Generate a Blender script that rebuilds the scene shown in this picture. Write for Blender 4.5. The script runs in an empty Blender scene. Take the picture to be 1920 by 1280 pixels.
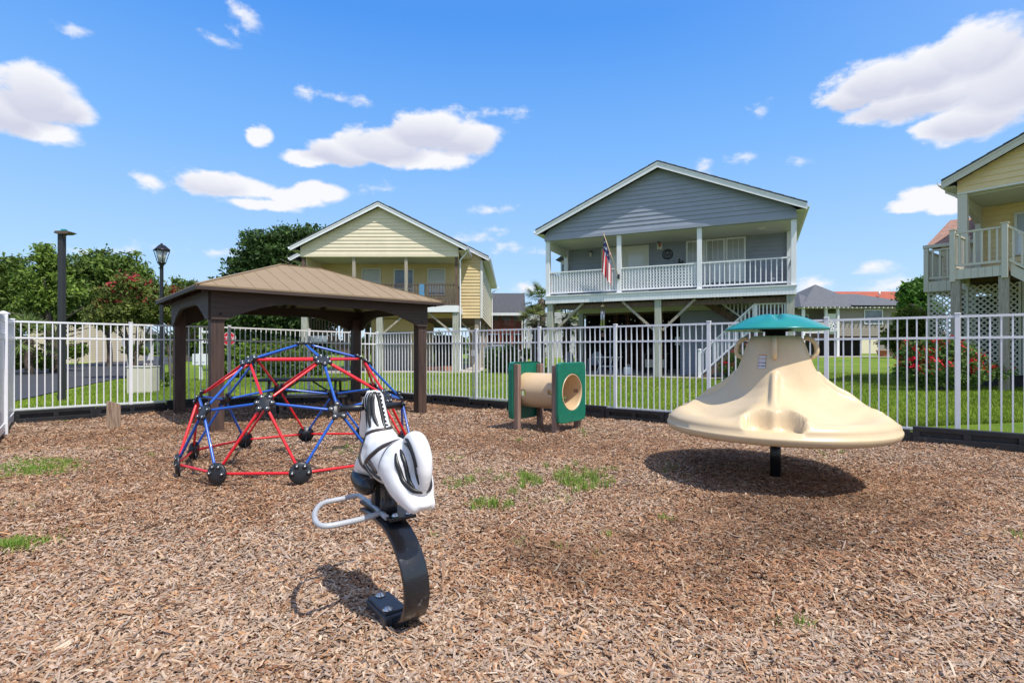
import bpy, bmesh, math, random
import numpy as np
from mathutils import Vector, Matrix, Quaternion
from mathutils.bvhtree import BVHTree
R = math.radians
PI = math.pi
rng = np.random.default_rng(7)
random.seed(7)
SC = bpy.context.scene
C = SC.collection

# ---------------------------------------------------------------- camera
EYE = 1.33
cam_d = bpy.data.cameras.new('camera'); cam = bpy.data.objects.new('camera', cam_d); C.objects.link(cam)
cam.location = (0, 0, EYE); cam.rotation_euler = (R(90), 0, 0)
cam_d.sensor_width = 36; cam_d.lens = 18.75; cam_d.shift_y = 17/1920.0
cam_d.clip_start = 0.05; cam_d.clip_end = 3000
SC.camera = cam

# ---------------------------------------------------------------- sun, exposure
SUN_EL, SUN_AZ = 60.0, 138.5          # azimuth clockwise from +Y
sd = Vector((math.sin(R(SUN_AZ))*math.cos(R(SUN_EL)), math.cos(R(SUN_AZ))*math.cos(R(SUN_EL)), math.sin(R(SUN_EL))))
sun_d = bpy.data.lights.new('sun', 'SUN'); sun = bpy.data.objects.new('sun', sun_d); C.objects.link(sun)
sun_d.energy = 4.0; sun_d.angle = R(0.6); sun_d.color = (1.0, 0.955, 0.89)
sun.location = sd*60; sun.rotation_euler = sd.to_track_quat('Z', 'Y').to_euler()
SC.view_settings.view_transform = 'Standard'; SC.view_settings.look = 'None'
SC.view_settings.exposure = 0.30; SC.view_settings.gamma = 1.0

def rgb_(c): return (c[0], c[1], c[2], 1)
# ---------------------------------------------------------------- world: sky and fair weather clouds by compass direction
W = bpy.data.worlds.new('World'); SC.world = W; W.use_nodes = True
nt = W.node_tree; nt.nodes.clear()
def N(t, **kw):
    n = nt.nodes.new(t)
    for k, v in kw.items(): setattr(n, k, v)
    return n
def L(a, b): nt.links.new(a, b)
def MA(op, a, b=None, c=None, clamp=False):
    n = N('ShaderNodeMath', operation=op, use_clamp=clamp)
    for i, s in enumerate((a, b, c)):
        if s is None: continue
        if isinstance(s, (int, float)): n.inputs[i].default_value = s
        else: L(s, n.inputs[i])
    return n.outputs[0]
sky = N('ShaderNodeTexSky', sky_type='NISHITA', sun_disc=False)
sky.sun_elevation = R(SUN_EL); sky.sun_rotation = R(SUN_AZ); sky.air_density = 1.0; sky.dust_density = 0.25; sky.ozone_density = 2.2
hs = N('ShaderNodeHueSaturation'); hs.inputs['Saturation'].default_value = 1.12; hs.inputs['Value'].default_value = 1.0
L(sky.outputs[0], hs.inputs['Color'])
tc = N('ShaderNodeTexCoord')
sep = N('ShaderNodeSeparateXYZ'); L(tc.outputs['Generated'], sep.inputs[0])
az = MA('ARCTAN2', sep.outputs[0], sep.outputs[1])
el = MA('ARCSINE', sep.outputs[2])
comb = N('ShaderNodeCombineXYZ'); L(az, comb.inputs[0]); L(el, comb.inputs[1])
# clouds: azimuth, elevation, half width, half height in radians, solidity
def cl(px, py, rx, ry, w=1.0):
    dx, dz = (px-960)/1000.0, (657-py)/1000.0
    a = math.atan2(dx, 1); h = math.hypot(dx, 1); e = math.atan2(dz, h)
    return (a, e, rx/1000.0/(1+dx*dx), ry/1000.0/h*math.cos(e), w)
CL = [cl(*a) for a in [(62,178,92,58),(105,200,76,36),(20,205,70,50),(60,243,98,25),
 (800,248,85,36),(868,262,78,32),(720,272,85,36),(640,287,80,24),(575,297,55,17),(770,295,120,20),
 (395,345,70,24),(450,354,75,18),(485,385,75,13),(605,360,45,20),(560,372,55,16),
 (1830,95,110,56),(1745,128,95,45),(1655,150,92,42),(1600,182,70,26),(1730,185,160,32),(1880,140,110,80),(1830,222,110,40),(1770,232,55,25),
 (635,187,56,13,.75),(488,253,26,20),(1745,368,55,20),(1705,385,45,14),(1790,385,50,16),(1393,294,30,10,.7),(1493,302,28,11,.7),(937,431,19,13,.7),(715,357,30,9,.5),
 (860,447,60,11,.55),(915,394,36,9,.5),(930,211,55,10,.55),(130,53,34,12,.6),(395,70,28,12,.5),(465,45,26,22,.6),
 (1700,530,150,16,.7),(1545,532,50,13,.7),(1620,510,60,8,.4),(200,470,50,9,.5),(390,473,70,9,.5),(1320,317,20,13,.5),(1425,207,14,11,.45),(1000,540,60,12,.5),(290,340,26,9,.5),(960,470,60,10,.4)]]
CL += [(2.1,.5,.3,.12,1),(2.9,.35,.25,.1,1),(-2.4,.45,.3,.14,1),(-1.5,.4,.2,.1,1),(1.3,.8,.2,.08,1)]
nz = N('ShaderNodeTexNoise'); nz.inputs['Scale'].default_value = 14; nz.inputs['Detail'].default_value = 10; nz.inputs['Roughness'].default_value = .6
st_n = N('ShaderNodeVectorMath', operation='MULTIPLY'); L(comb.outputs[0], st_n.inputs[0]); st_n.inputs[1].default_value = (1, 1.7, 1); L(st_n.outputs[0], nz.inputs['Vector'])
nz2 = N('ShaderNodeTexNoise'); nz2.inputs['Scale'].default_value = 6; nz2.inputs['Detail'].default_value = 5
off = N('ShaderNodeVectorMath', operation='ADD'); off.inputs[1].default_value = (3.1, .04, 0); L(comb.outputs[0], off.inputs[0]); L(off.outputs[0], nz2.inputs['Vector'])
warp = N('ShaderNodeVectorMath', operation='MULTIPLY_ADD'); L(nz.outputs['Color'], warp.inputs[0]); warp.inputs[1].default_value = (.030, .022, 0); L(comb.outputs[0], warp.inputs[2])
best = None; shade = None
for (a, e, rx, ry, w) in CL:
    s = N('ShaderNodeVectorMath', operation='SUBTRACT'); L(warp.outputs[0], s.inputs[0]); s.inputs[1].default_value = (a+.015, e+.011, 0)
    m = N('ShaderNodeVectorMath', operation='MULTIPLY'); L(s.outputs[0], m.inputs[0]); gk = 1.13 if w == 1 else 1.15; m.inputs[1].default_value = (1/rx/gk, 1/ry/gk, 0)
    ln = N('ShaderNodeVectorMath', operation='LENGTH'); L(m.outputs[0], ln.inputs[0])
    w_ = 1.0 if w == 1 else .08+.27*w; d = MA('MULTIPLY_ADD', ln.outputs['Value'], -w_, w_)
    best = d if best is None else MA('SMOOTH_MAX', best, d, .12)
    if w == 1 and ry > .02:
        sp = N('ShaderNodeSeparateXYZ'); L(m.outputs[0], sp.inputs[0])
        low = MA('MULTIPLY', MA('MULTIPLY_ADD', sp.outputs[1], -.75, .5), MA('MULTIPLY', d, 2.2, clamp=True), clamp=True)
        shade = low if shade is None else MA('MAXIMUM', shade, low)
fr = MA('MULTIPLY_ADD', nz.outputs['Fac'], 1.45, -.725)
mask_in = MA('ADD', best, fr)
mr = N('ShaderNodeMapRange', interpolation_type='SMOOTHSTEP'); L(mask_in, mr.inputs['Value']); mr.inputs['From Min'].default_value = -.04; mr.inputs['From Max'].default_value = .38
cmix = N('ShaderNodeMix', data_type='RGBA')
sh = MA('MULTIPLY', shade, MA('MULTIPLY_ADD', nz2.outputs['Fac'], 1.6, 0.1), clamp=True)
sh = MA('MULTIPLY', sh, 1.35, clamp=True); L(sh, cmix.inputs['Factor']); cmix.inputs['A'].default_value = (5.15, 5.2, 5.45, 1); cmix.inputs['B'].default_value = (3.5, 3.65, 4.4, 1)
# clear summer gradient laid over the physical sky
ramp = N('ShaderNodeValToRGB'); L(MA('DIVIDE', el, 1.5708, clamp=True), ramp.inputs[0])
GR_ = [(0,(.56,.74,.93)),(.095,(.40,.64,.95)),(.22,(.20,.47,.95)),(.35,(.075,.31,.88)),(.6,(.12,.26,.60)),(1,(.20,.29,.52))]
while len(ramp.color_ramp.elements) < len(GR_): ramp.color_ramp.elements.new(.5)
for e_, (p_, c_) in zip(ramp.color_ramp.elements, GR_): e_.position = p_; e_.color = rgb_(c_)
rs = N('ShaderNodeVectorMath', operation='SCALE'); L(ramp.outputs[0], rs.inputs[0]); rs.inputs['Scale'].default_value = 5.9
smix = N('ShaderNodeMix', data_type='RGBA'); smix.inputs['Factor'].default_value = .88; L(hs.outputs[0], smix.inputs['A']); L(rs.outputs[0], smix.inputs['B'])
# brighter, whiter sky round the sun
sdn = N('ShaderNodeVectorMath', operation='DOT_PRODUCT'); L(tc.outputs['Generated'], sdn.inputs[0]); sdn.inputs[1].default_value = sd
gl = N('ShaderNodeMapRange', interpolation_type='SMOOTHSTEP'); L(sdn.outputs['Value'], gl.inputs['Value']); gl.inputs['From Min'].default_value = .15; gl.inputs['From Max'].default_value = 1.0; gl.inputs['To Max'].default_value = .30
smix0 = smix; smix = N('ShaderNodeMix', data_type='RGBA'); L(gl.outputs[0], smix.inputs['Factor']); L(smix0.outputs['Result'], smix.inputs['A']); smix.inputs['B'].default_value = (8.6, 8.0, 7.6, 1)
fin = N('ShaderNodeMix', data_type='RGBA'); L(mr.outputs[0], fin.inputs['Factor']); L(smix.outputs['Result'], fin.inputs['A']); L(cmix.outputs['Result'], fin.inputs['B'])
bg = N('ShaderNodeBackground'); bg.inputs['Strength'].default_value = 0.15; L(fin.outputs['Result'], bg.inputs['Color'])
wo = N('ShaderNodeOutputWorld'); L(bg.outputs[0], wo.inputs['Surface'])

# ---------------------------------------------------------------- materials
def rgb(c): return (c[0], c[1], c[2], 1)
MATS = {}
def mat(name, col, rough=.6, metal=0, var=.0, vs=6, bump=0, bs=40, stretch=(1,1,1), spec=.5, col2=None, coat=0, dist=.01, detail=5):
    m = bpy.data.materials.new(name); m.use_nodes = True; t = m.node_tree; b = t.nodes['Principled BSDF']
    b.inputs['Base Color'].default_value = rgb(col); b.inputs['Roughness'].default_value = rough; b.inputs['Metallic'].default_value = metal
    b.inputs['Specular IOR Level'].default_value = spec; b.inputs['Coat Weight'].default_value = coat
    if var or bump:
        tcn = t.nodes.new('ShaderNodeTexCoord'); mp = t.nodes.new('ShaderNodeMapping'); t.links.new(tcn.outputs['Object'], mp.inputs[0]); mp.inputs['Scale'].default_value = stretch
    if var:
        n = t.nodes.new('ShaderNodeTexNoise'); n.inputs['Scale'].default_value = vs; n.inputs['Detail'].default_value = detail; n.inputs['Roughness'].default_value = .62
        t.links.new(mp.outputs[0], n.inputs['Vector'])
        cr = t.nodes.new('ShaderNodeMapRange'); cr.inputs['From Min'].default_value = .32; cr.inputs['From Max'].default_value = .68
        t.links.new(n.outputs['Fac'], cr.inputs['Value'])
        mx = t.nodes.new('ShaderNodeMix'); mx.data_type = 'RGBA'; t.links.new(cr.outputs[0], mx.inputs['Factor'])
        c2 = col2 if col2 else tuple(min(1, v*(1+var)) for v in col); c1 = col if col2 else tuple(v*(1-var) for v in col)
        mx.inputs['A'].default_value = rgb(c1); mx.inputs['B'].default_value = rgb(c2)
        t.links.new(mx.outputs['Result'], b.inputs['Base Color'])
    if bump:
        n = t.nodes.new('ShaderNodeTexNoise'); n.inputs['Scale'].default_value = bs; n.inputs['Detail'].default_value = 4
        t.links.new(mp.outputs[0], n.inputs['Vector'])
        bp = t.nodes.new('ShaderNodeBump'); bp.inputs['Strength'].default_value = bump; bp.inputs['Distance'].default_value = dist
        t.links.new(n.outputs['Fac'], bp.inputs['Height']); t.links.new(bp.outputs[0], b.inputs['Normal'])
    MATS[name] = m
    return m
def attr_mat(name, rough=.75, transl=0, spec=.3, attr='col'):
    m = bpy.data.materials.new(name); m.use_nodes = True; t = m.node_tree; b = t.nodes['Principled BSDF']
    a = t.nodes.new('ShaderNodeAttribute'); a.attribute_name = attr; t.links.new(a.outputs['Color'], b.inputs['Base Color'])
    b.inputs['Roughness'].default_value = rough; b.inputs['Specular IOR Level'].default_value = spec
    if transl:
        tr = t.nodes.new('ShaderNodeBsdfTranslucent'); t.links.new(a.outputs['Color'], tr.inputs['Color'])
        ms = t.nodes.new('ShaderNodeMixShader'); ms.inputs[0].default_value = transl
        o = t.nodes['Material Output']; t.links.new(b.outputs[0], ms.inputs[1]); t.links.new(tr.outputs[0], ms.inputs[2]); t.links.new(ms.outputs[0], o.inputs['Surface'])
    MATS[name] = m
    return m
LEAF = attr_mat('leaf', .6, .3); CHIP = attr_mat('wood_chip', .85, 0, .2)
BLADE = attr_mat('grass_blade', .55, .3)
WHITE = mat('white_paint', (.78,.78,.79), .35, var=.04, vs=3)
WVINYL = mat('white_vinyl', (.80,.81,.83), .3)
SHINGLE = mat('dark_shingle', (.07,.07,.075), .9, var=.4, vs=9, bump=.6, bs=60, stretch=(1,1,3))
SLATE = mat('grey_shingle', (.115,.118,.13), .9, var=.3, vs=7, bump=.6, bs=50)
BROWNSH = mat('brown_shingle', (.34,.19,.14), .9, var=.35, vs=8, bump=.5, bs=60, stretch=(1,1,3))
BLUESID = mat('blue_siding', (.29,.315,.38), .5, var=.05, vs=2)
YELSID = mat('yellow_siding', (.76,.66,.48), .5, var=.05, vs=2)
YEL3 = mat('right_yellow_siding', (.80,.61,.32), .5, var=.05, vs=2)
BLINDG = mat('greyish_blind', (.34,.34,.31), .3, spec=.7, coat=.5, var=.12, vs=40, stretch=(.1,1,1))  # greyish beige blind colour for the upper half of two-part windows
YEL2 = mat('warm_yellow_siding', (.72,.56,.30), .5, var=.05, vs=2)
WOODP = mat('weathered_post', (.36,.31,.25), .85, var=.3, vs=5, bump=.3, stretch=(6,6,.6), bs=14)
WOODG = mat('green_grey_post', (.38,.38,.32), .85, var=.25, vs=4, bump=.3, stretch=(6,6,.6), bs=14)
WOODB = mat('brown_deck_wood', (.13,.085,.06), .8, var=.35, vs=5, bump=.3, stretch=(5,5,.7), bs=14)
DARKW = mat('dark_stained_wood', (.040,.024,.017), .62, var=.0, vs=3.5, bump=.35, stretch=(7,7,.6), bs=10, col2=(.085,.05,.035))
m_ = mat('dark_stained_post', (.035,.021,.016), .62, var=.5, vs=3, bump=.4, stretch=(9,9,.45), bs=9, col2=(.095,.052,.036))
DARKPOST = m_
DARKBEAM = mat('dark_stained_beam', (.035,.022,.017), .65, var=.5, vs=3, bump=.4, stretch=(.45,9,9), bs=9, col2=(.07,.045,.032))
STUBW = mat('stub_wood', (.16,.10,.07), .8, var=.5, vs=5, bump=.5, stretch=(9,9,.8), bs=9, col2=(.40,.29,.20))
TUNW = mat('tunnel_wood', (.16,.095,.07), .75, var=.5, vs=4, bump=.4, stretch=(9,9,.5), bs=10, col2=(.34,.22,.17))
TANROOF = mat('tan_metal_roof', (.275,.195,.11), .62, var=.06, vs=2)
BLACKPL = mat('black_plastic', (.016,.017,.02), .42, var=.3, vs=6, bump=.08, bs=120)
BLACK = mat('black_paint', (.012,.012,.014), .32)
REDP = mat('red_paint', (.66,.012,.018), .28, coat=.3, var=.08, vs=8)
BLUEP = mat('blue_paint', (.012,.095,.44), .28, coat=.3, var=.08, vs=8)
HUB = mat('hub_plastic', (.022,.025,.030), .4, bump=.1, bs=90)
STEEL = mat('steel', (.6,.6,.6), .3, metal=1)
TAN = mat('tan_plastic', (.64,.46,.27), .38, var=.05, vs=3, bump=.04, bs=200)
BEIGE = mat('beige_plastic', (.655,.50,.305), .36, var=.04, vs=2.2, bump=.05, bs=160, spec=.45)
GREENP = mat('green_plastic', (.008,.155,.095), .3, var=.12, vs=8, bump=.05, bs=150)
TEAL = mat('teal_plastic', (.008,.225,.205), .26, var=.1, vs=7)
TAUPE = mat('beige_paint', (.60,.56,.46), .5, var=.04, vs=3)
TRIM = mat('cream_trim', (.72,.71,.66), .45, var=.03, vs=3)
SOFFIT = mat('soffit_white', (.66,.68,.62), .6)
GLASSW = mat('window_glass', (.10,.13,.16), .06, spec=.8, var=.5, vs=1.4)
BLIND = mat('window_blind', (.74,.75,.76), .25, spec=.7, coat=.6, var=.08, vs=30, stretch=(.1,1,1))
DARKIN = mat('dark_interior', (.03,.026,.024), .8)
ASPH = mat('asphalt', (.050,.050,.055), .85, var=.15, vs=1.5, bump=.3, bs=90)
CONC = mat('concrete', (.48,.43,.36), .85, var=.1, vs=3)
HORSE = mat('horse_white', (.80,.79,.78), .3, coat=.2, bump=.03, bs=120)
HBLACK = mat('horse_black', (.018,.017,.017), .38)
HSTRAP = mat('horse_strap', (.055,.042,.038), .45)
GREYP = mat('grey_pipe', (.42,.43,.45), .4, var=.08, vs=12)
SPRING = mat('spring_paint', (.012,.014,.018), .3, var=.0, coat=.4, bump=.12, bs=60)
BARK = mat('bark', (.11,.085,.065), .9, var=.3, vs=6, bump=.6, bs=20)
# worn scuffs on the spring band
def scuff(m, col, lo, hi, scale):
    t = m.node_tree; b = t.nodes['Principled BSDF']
    tcn = t.nodes.new('ShaderNodeTexCoord'); mp = t.nodes.new('ShaderNodeMapping'); t.links.new(tcn.outputs['Object'], mp.inputs[0]); mp.inputs['Scale'].default_value = (1.5,1.5,.5)
    n = t.nodes.new('ShaderNodeTexNoise'); n.inputs['Scale'].default_value = scale; n.inputs['Detail'].default_value = 9; n.inputs['Roughness'].default_value = .75
    t.links.new(mp.outputs[0], n.inputs['Vector'])
    r = t.nodes.new('ShaderNodeMapRange'); r.inputs['From Min'].default_value = lo; r.inputs['From Max'].default_value = hi; t.links.new(n.outputs['Fac'], r.inputs['Value'])
    mx = t.nodes.new('ShaderNodeMix'); mx.data_type = 'RGBA'; t.links.new(r.outputs[0], mx.inputs['Factor'])
    src = b.inputs['Base Color'].links[0].from_socket if b.inputs['Base Color'].links else None
    if src: t.links.new(src, mx.inputs['A'])
    else: mx.inputs['A'].default_value = b.inputs['Base Color'].default_value
    mx.inputs['B'].default_value = rgb(col); t.links.new(mx.outputs['Result'], b.inputs['Base Color'])
scuff(SPRING, (.30,.31,.33), .60, .68, 9)
scuff(HUB, (.12,.12,.12), .62, .75, 14)
scuff(BLACKPL, (.09,.085,.08), .58, .75, 6)
scuff(WVINYL, (.62,.62,.60), .6, .8, 2)
scuff(BEIGE, (.52,.40,.25), .56, .80, 3.2)
scuff(WHITE, (.64,.63,.59), .60, .85, 2.3)
scuff(HORSE, (.60,.59,.57), .60, .80, 14)

# ---------------------------------------------------------------- mesh builder
class MB:
    def __init__(s, T=None):
        s.v = []; s.f = []; s.m = []; s.sm = []; s.T = T; s.mi = 0; s.smooth = False
    def add(s, vs, fs):
        b = len(s.v)
        if s.T is not None: vs = [s.T @ Vector(p) for p in vs]
        s.v += [tuple(p) for p in vs]
        for f in fs:
            s.f.append(tuple(i+b for i in f)); s.m.append(s.mi); s.sm.append(s.smooth)
        return s
    def box(s, x0, x1, y0, y1, z0, z1, bev=0):
        if x0 > x1: x0, x1 = x1, x0
        if y0 > y1: y0, y1 = y1, y0
        if z0 > z1: z0, z1 = z1, z0
        if bev:
            bv = min(bev, (x1-x0)*.45, (y1-y0)*.45, (z1-z0)*.45)
            bm = bmesh.new(); bmesh.ops.create_cube(bm, size=1)
            for v in bm.verts: v.co = ((x0+x1)/2+v.co.x*(x1-x0), (y0+y1)/2+v.co.y*(y1-y0), (z0+z1)/2+v.co.z*(z1-z0))
            bmesh.ops.bevel(bm, geom=bm.edges[:], offset=bv, segments=2, affect='EDGES', profile=.6)
            bm.verts.ensure_lookup_table()
            s.add([v.co.copy() for v in bm.verts], [[v.index for v in f.verts] for f in bm.faces]); bm.free(); return s
        vs = [(x0,y0,z0),(x1,y0,z0),(x1,y1,z0),(x0,y1,z0),(x0,y0,z1),(x1,y0,z1),(x1,y1,z1),(x0,y1,z1)]
        return s.add(vs, [(3,2,1,0),(4,5,6,7),(0,1,5,4),(1,2,6,5),(2,3,7,6),(3,0,4,7)])
    def bar(s, a, b, w, h=None, up=(0,0,1)):
        h = w if h is None else h
        a = Vector(a); b = Vector(b); d = (b-a).normalized(); up = Vector(up)
        if abs(d.dot(up)) > .98: up = Vector((0,1,0))
        sx = d.cross(up).normalized()*w/2; sz = sx.cross(d).normalized()*h/2
        vs = [a-sx-sz, a+sx-sz, a+sx+sz, a-sx+sz, b-sx-sz, b+sx-sz, b+sx+sz, b-sx+sz]
        return s.add(vs, [(0,1,2,3),(7,6,5,4),(0,4,5,1),(1,5,6,2),(2,6,7,3),(3,7,4,0)])
    def tube(s, pts, r, n=10, closed=False, caps=True):
        pts = [Vector(p) for p in pts]; k = len(pts); rr = r if isinstance(r, (list, tuple)) else [r]*k
        vs = []; prev = None
        for i in range(k):
            if closed: t = (pts[(i+1) % k]-pts[i-1])
            else: t = pts[min(i+1, k-1)]-pts[max(i-1, 0)]
            t.normalize()
            if prev is None:
                u = t.cross(Vector((0,0,1)))
                if u.length < .1: u = t.cross(Vector((0,1,0)))
            else: u = prev-t*prev.dot(t)
            u.normalize(); prev = u; w = t.cross(u)
            for j in range(n):
                a = 2*PI*j/n; vs.append(pts[i]+(u*math.cos(a)+w*math.sin(a))*rr[i])
        fs = []
        for i in range(k if closed else k-1):
            for j in range(n):
                a = i*n+j; b = i*n+(j+1) % n; c = ((i+1) % k)*n+(j+1) % n; d = ((i+1) % k)*n+j; fs.append((a,b,c,d))
        if caps and not closed: fs.append(tuple(range(n))[::-1]); fs.append(tuple(range((k-1)*n, k*n)))
        o = s.smooth; s.smooth = True; s.add(vs, fs[:-2] if caps and not closed else fs)
        if caps and not closed:
            s.smooth = False; b = len(s.v)-len(vs)
            for f in fs[-2:]: s.f.append(tuple(i+b for i in f)); s.m.append(s.mi); s.sm.append(False)
        s.smooth = o; return s
    def lathe(s, prof, n=24, c=(0,0,0), ax=None):
        q = Vector((0,0,1)).rotation_difference(Vector(ax)) if ax is not None else Quaternion()
        vs = []; c = Vector(c)
        for (r, z) in prof:
            for j in range(n):
                a = 2*PI*j/n; vs.append(c+q @ Vector((r*math.cos(a), r*math.sin(a), z)))
        fs = []
        for i in range(len(prof)-1):
            for j in range(n): fs.append((i*n+j, i*n+(j+1) % n, (i+1)*n+(j+1) % n, (i+1)*n+j))
        if prof[0][0] > 1e-6: fs.append(tuple(range(n))[::-1])
        if prof[-1][0] > 1e-6: fs.append(tuple(range((len(prof)-1)*n, len(prof)*n)))
        o = s.smooth; s.smooth = True; s.add(vs, fs); s.smooth = o; return s
    def prism(s, poly, a, b, axis='y'):
        n = len(poly)
        def P(p, t): return (p[0], t, p[1]) if axis == 'y' else ((t, p[0], p[1]) if axis == 'x' else (p[0], p[1], t))
        vs = [P(p, a) for p in poly]+[P(p, b) for p in poly]
        fs = [tuple(range(n)), tuple(range(n, 2*n))[::-1]]+[(i, i+n, (i+1) % n+n, (i+1) % n) for i in range(n)]
        return s.add(vs, fs)
    def build(s, name, mats, parent=None, sub=0):
        me = bpy.data.meshes.new(name); me.from_pydata(s.v, [], s.f)
        if not isinstance(mats, (list, tuple)): mats = [mats]
        for m in mats: me.materials.append(m)
        me.polygons.foreach_set('material_index', s.m); me.polygons.foreach_set('use_smooth', s.sm)
        bm = bmesh.new(); bm.from_mesh(me); bmesh.ops.recalc_face_normals(bm, faces=bm.faces[:]); bm.to_mesh(me); bm.free()
        me.update(); o = bpy.data.objects.new(name, me); C.objects.link(o)
        if parent is not None: o.parent = parent
        if any(s.sm): 
            for e in me.edges: pass
        return o
def tag(o, label=None, cat=None, group=None, kind=None):
    if label: o['label'] = label
    if cat: o['category'] = cat
    if group: o['group'] = group
    if kind: o['kind'] = kind
    return o
def empty(name, loc=(0,0,0), rz=0):
    o = bpy.data.objects.new(name, None); C.objects.link(o); o.location = loc; o.rotation_euler = (0,0,rz); o.empty_display_size = .2; return o
def kids(o): return [c for c in bpy.data.objects if c.parent == o]
def copy_tree(o, parent=None):
    c = o.copy(); C.objects.link(c); c.parent = parent
    for ch in kids(o): copy_tree(ch, c)
    return c
def np_mesh(name, V, F, mats, cols=None, parent=None, smooth=False):
    me = bpy.data.meshes.new(name); V = np.asarray(V, np.float32); F = np.asarray(F, np.int32); k = F.shape[1]
    me.vertices.add(len(V)); me.vertices.foreach_set('co', V.ravel())
    me.loops.add(F.size); me.loops.foreach_set('vertex_index', F.ravel())
    me.polygons.add(len(F)); me.polygons.foreach_set('loop_start', np.arange(0, F.size, k, dtype=np.int32))
    me.update(calc_edges=True)
    if smooth: me.polygons.foreach_set('use_smooth', np.ones(len(F), bool))
    if cols is not None:
        a = me.color_attributes.new('col', 'FLOAT_COLOR', 'POINT'); cc = np.ones((len(V), 4), np.float32); cc[:, :3] = cols; a.data.foreach_set('color', cc.ravel())
    me.materials.append(mats); me.validate(); o = bpy.data.objects.new(name, me); C.objects.link(o)
    if parent is not None: o.parent = parent
    return o
def at(px, py, Y): return Vector(((px-960)/1000.0*Y, Y, EYE+(657-py)/1000.0*Y))
def onz(px, py, z=0.0):
    Y = (EYE-z)*1000.0/(py-657); return Vector(((px-960)/1000.0*Y, Y, z))

# ---------------------------------------------------------------- lie of the land
CN = np.array([-3.87, 15.0]); DA = np.array([.8, -.6]); DB = np.array([-.714, -.70]); DV = np.array([.64,-.768])
def sst(t): t = np.clip(t, 0, 1); return t*t*(3-2*t)
def fdist(x, y):
    return np.maximum((x-CN[0])*.6+(y-CN[1])*.8, (x-CN[0])*-.70+(y-CN[1])*.714)
def mh(x, y):     # wood mulch surface, scuffed hollow below the spinner
    return .020*np.sin(x*1.7+.6*y)+.016*np.sin(y*2.3-x*.8+1)+.012*np.sin(x*4.1+2)*np.sin(y*3.7)+.006*np.sin(x*9.3+y*4)*np.sin(y*8.1-x*3)+.035*np.exp(np.minimum(fdist(x, y), 0)/.30)-.05*np.exp(-((x-2.845)**2+(y-5.76)**2)/1.1)
def gh(x, y):     # lawn surface
    x = np.asarray(x, float); y = np.asarray(y, float)
    d = fdist(x, y); w = sst((x+15)/9)
    h = .30*sst((d-.3)/5.5)*w+.50*sst((d-13)/34)*(.55+.45*w)
    return np.where(d < .02, -.12, h-.01*(1-sst(d/.5)))
def gz(x, y): return float(gh(x, y))
def sheet(name, x0, x1, y0, y1, st, hfun, m, z0=0):
    xs = np.arange(x0, x1+st*.5, st); ys = np.arange(y0, y1+st*.5, st); X, Y = np.meshgrid(xs, ys); Z = hfun(X, Y)+z0
    V = np.stack([X.ravel(), Y.ravel(), Z.ravel()], 1); nx, ny = len(xs), len(ys)
    I = np.arange(nx*ny).reshape(ny, nx); F = np.stack([I[:-1,:-1].ravel(), I[:-1,1:].ravel(), I[1:,1:].ravel(), I[1:,:-1].ravel()], 1)
    return np_mesh(name, V, F, m, smooth=True)

# lawn material: patchy greens with fine blade noise
def lawn_mat():
    m = bpy.data.materials.new('lawn'); m.use_nodes = True; t = m.node_tree; b = t.nodes['Principled BSDF']; b.inputs['Roughness'].default_value = .8; b.inputs['Specular IOR Level'].default_value = .2
    tcn = t.nodes.new('ShaderNodeTexCoord')
    def noise(s, d, r=.6):
        n = t.nodes.new('ShaderNodeTexNoise'); n.inputs['Scale'].default_value = s; n.inputs['Detail'].default_value = d; n.inputs['Roughness'].default_value = r; t.links.new(tcn.outputs['Object'], n.inputs['Vector']); return n
    a = noise(.55, 4); f = noise(38, 6, .75)
    r1 = t.nodes.new('ShaderNodeValToRGB'); t.links.new(a.outputs['Fac'], r1.inputs[0])
    r1.color_ramp.elements[0].position = .35; r1.color_ramp.elements[0].color = (.105,.195,.012,1); r1.color_ramp.elements[1].position = .68; r1.color_ramp.elements[1].color = (.24,.31,.03,1)
    mr = t.nodes.new('ShaderNodeMapRange'); t.links.new(f.outputs['Fac'], mr.inputs['Value']); mr.inputs['From Min'].default_value = .3; mr.inputs['From Max'].default_value = .7; mr.inputs['To Min'].default_value = .45; mr.inputs['To Max'].default_value = 1.35
    mx = t.nodes.new('ShaderNodeVectorMath'); mx.operation = 'SCALE'; t.links.new(r1.outputs[0], mx.inputs[0]); t.links.new(mr.outputs[0], mx.inputs['Scale']); t.links.new(mx.outputs[0], b.inputs['Base Color'])
    bp = t.nodes.new('ShaderNodeBump'); bp.inputs['Strength'].default_value = .9; bp.inputs['Distance'].default_value = .04; t.links.new(f.outputs['Fac'], bp.inputs['Height']); t.links.new(bp.outputs[0], b.inputs['Normal'])
    return m
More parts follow.
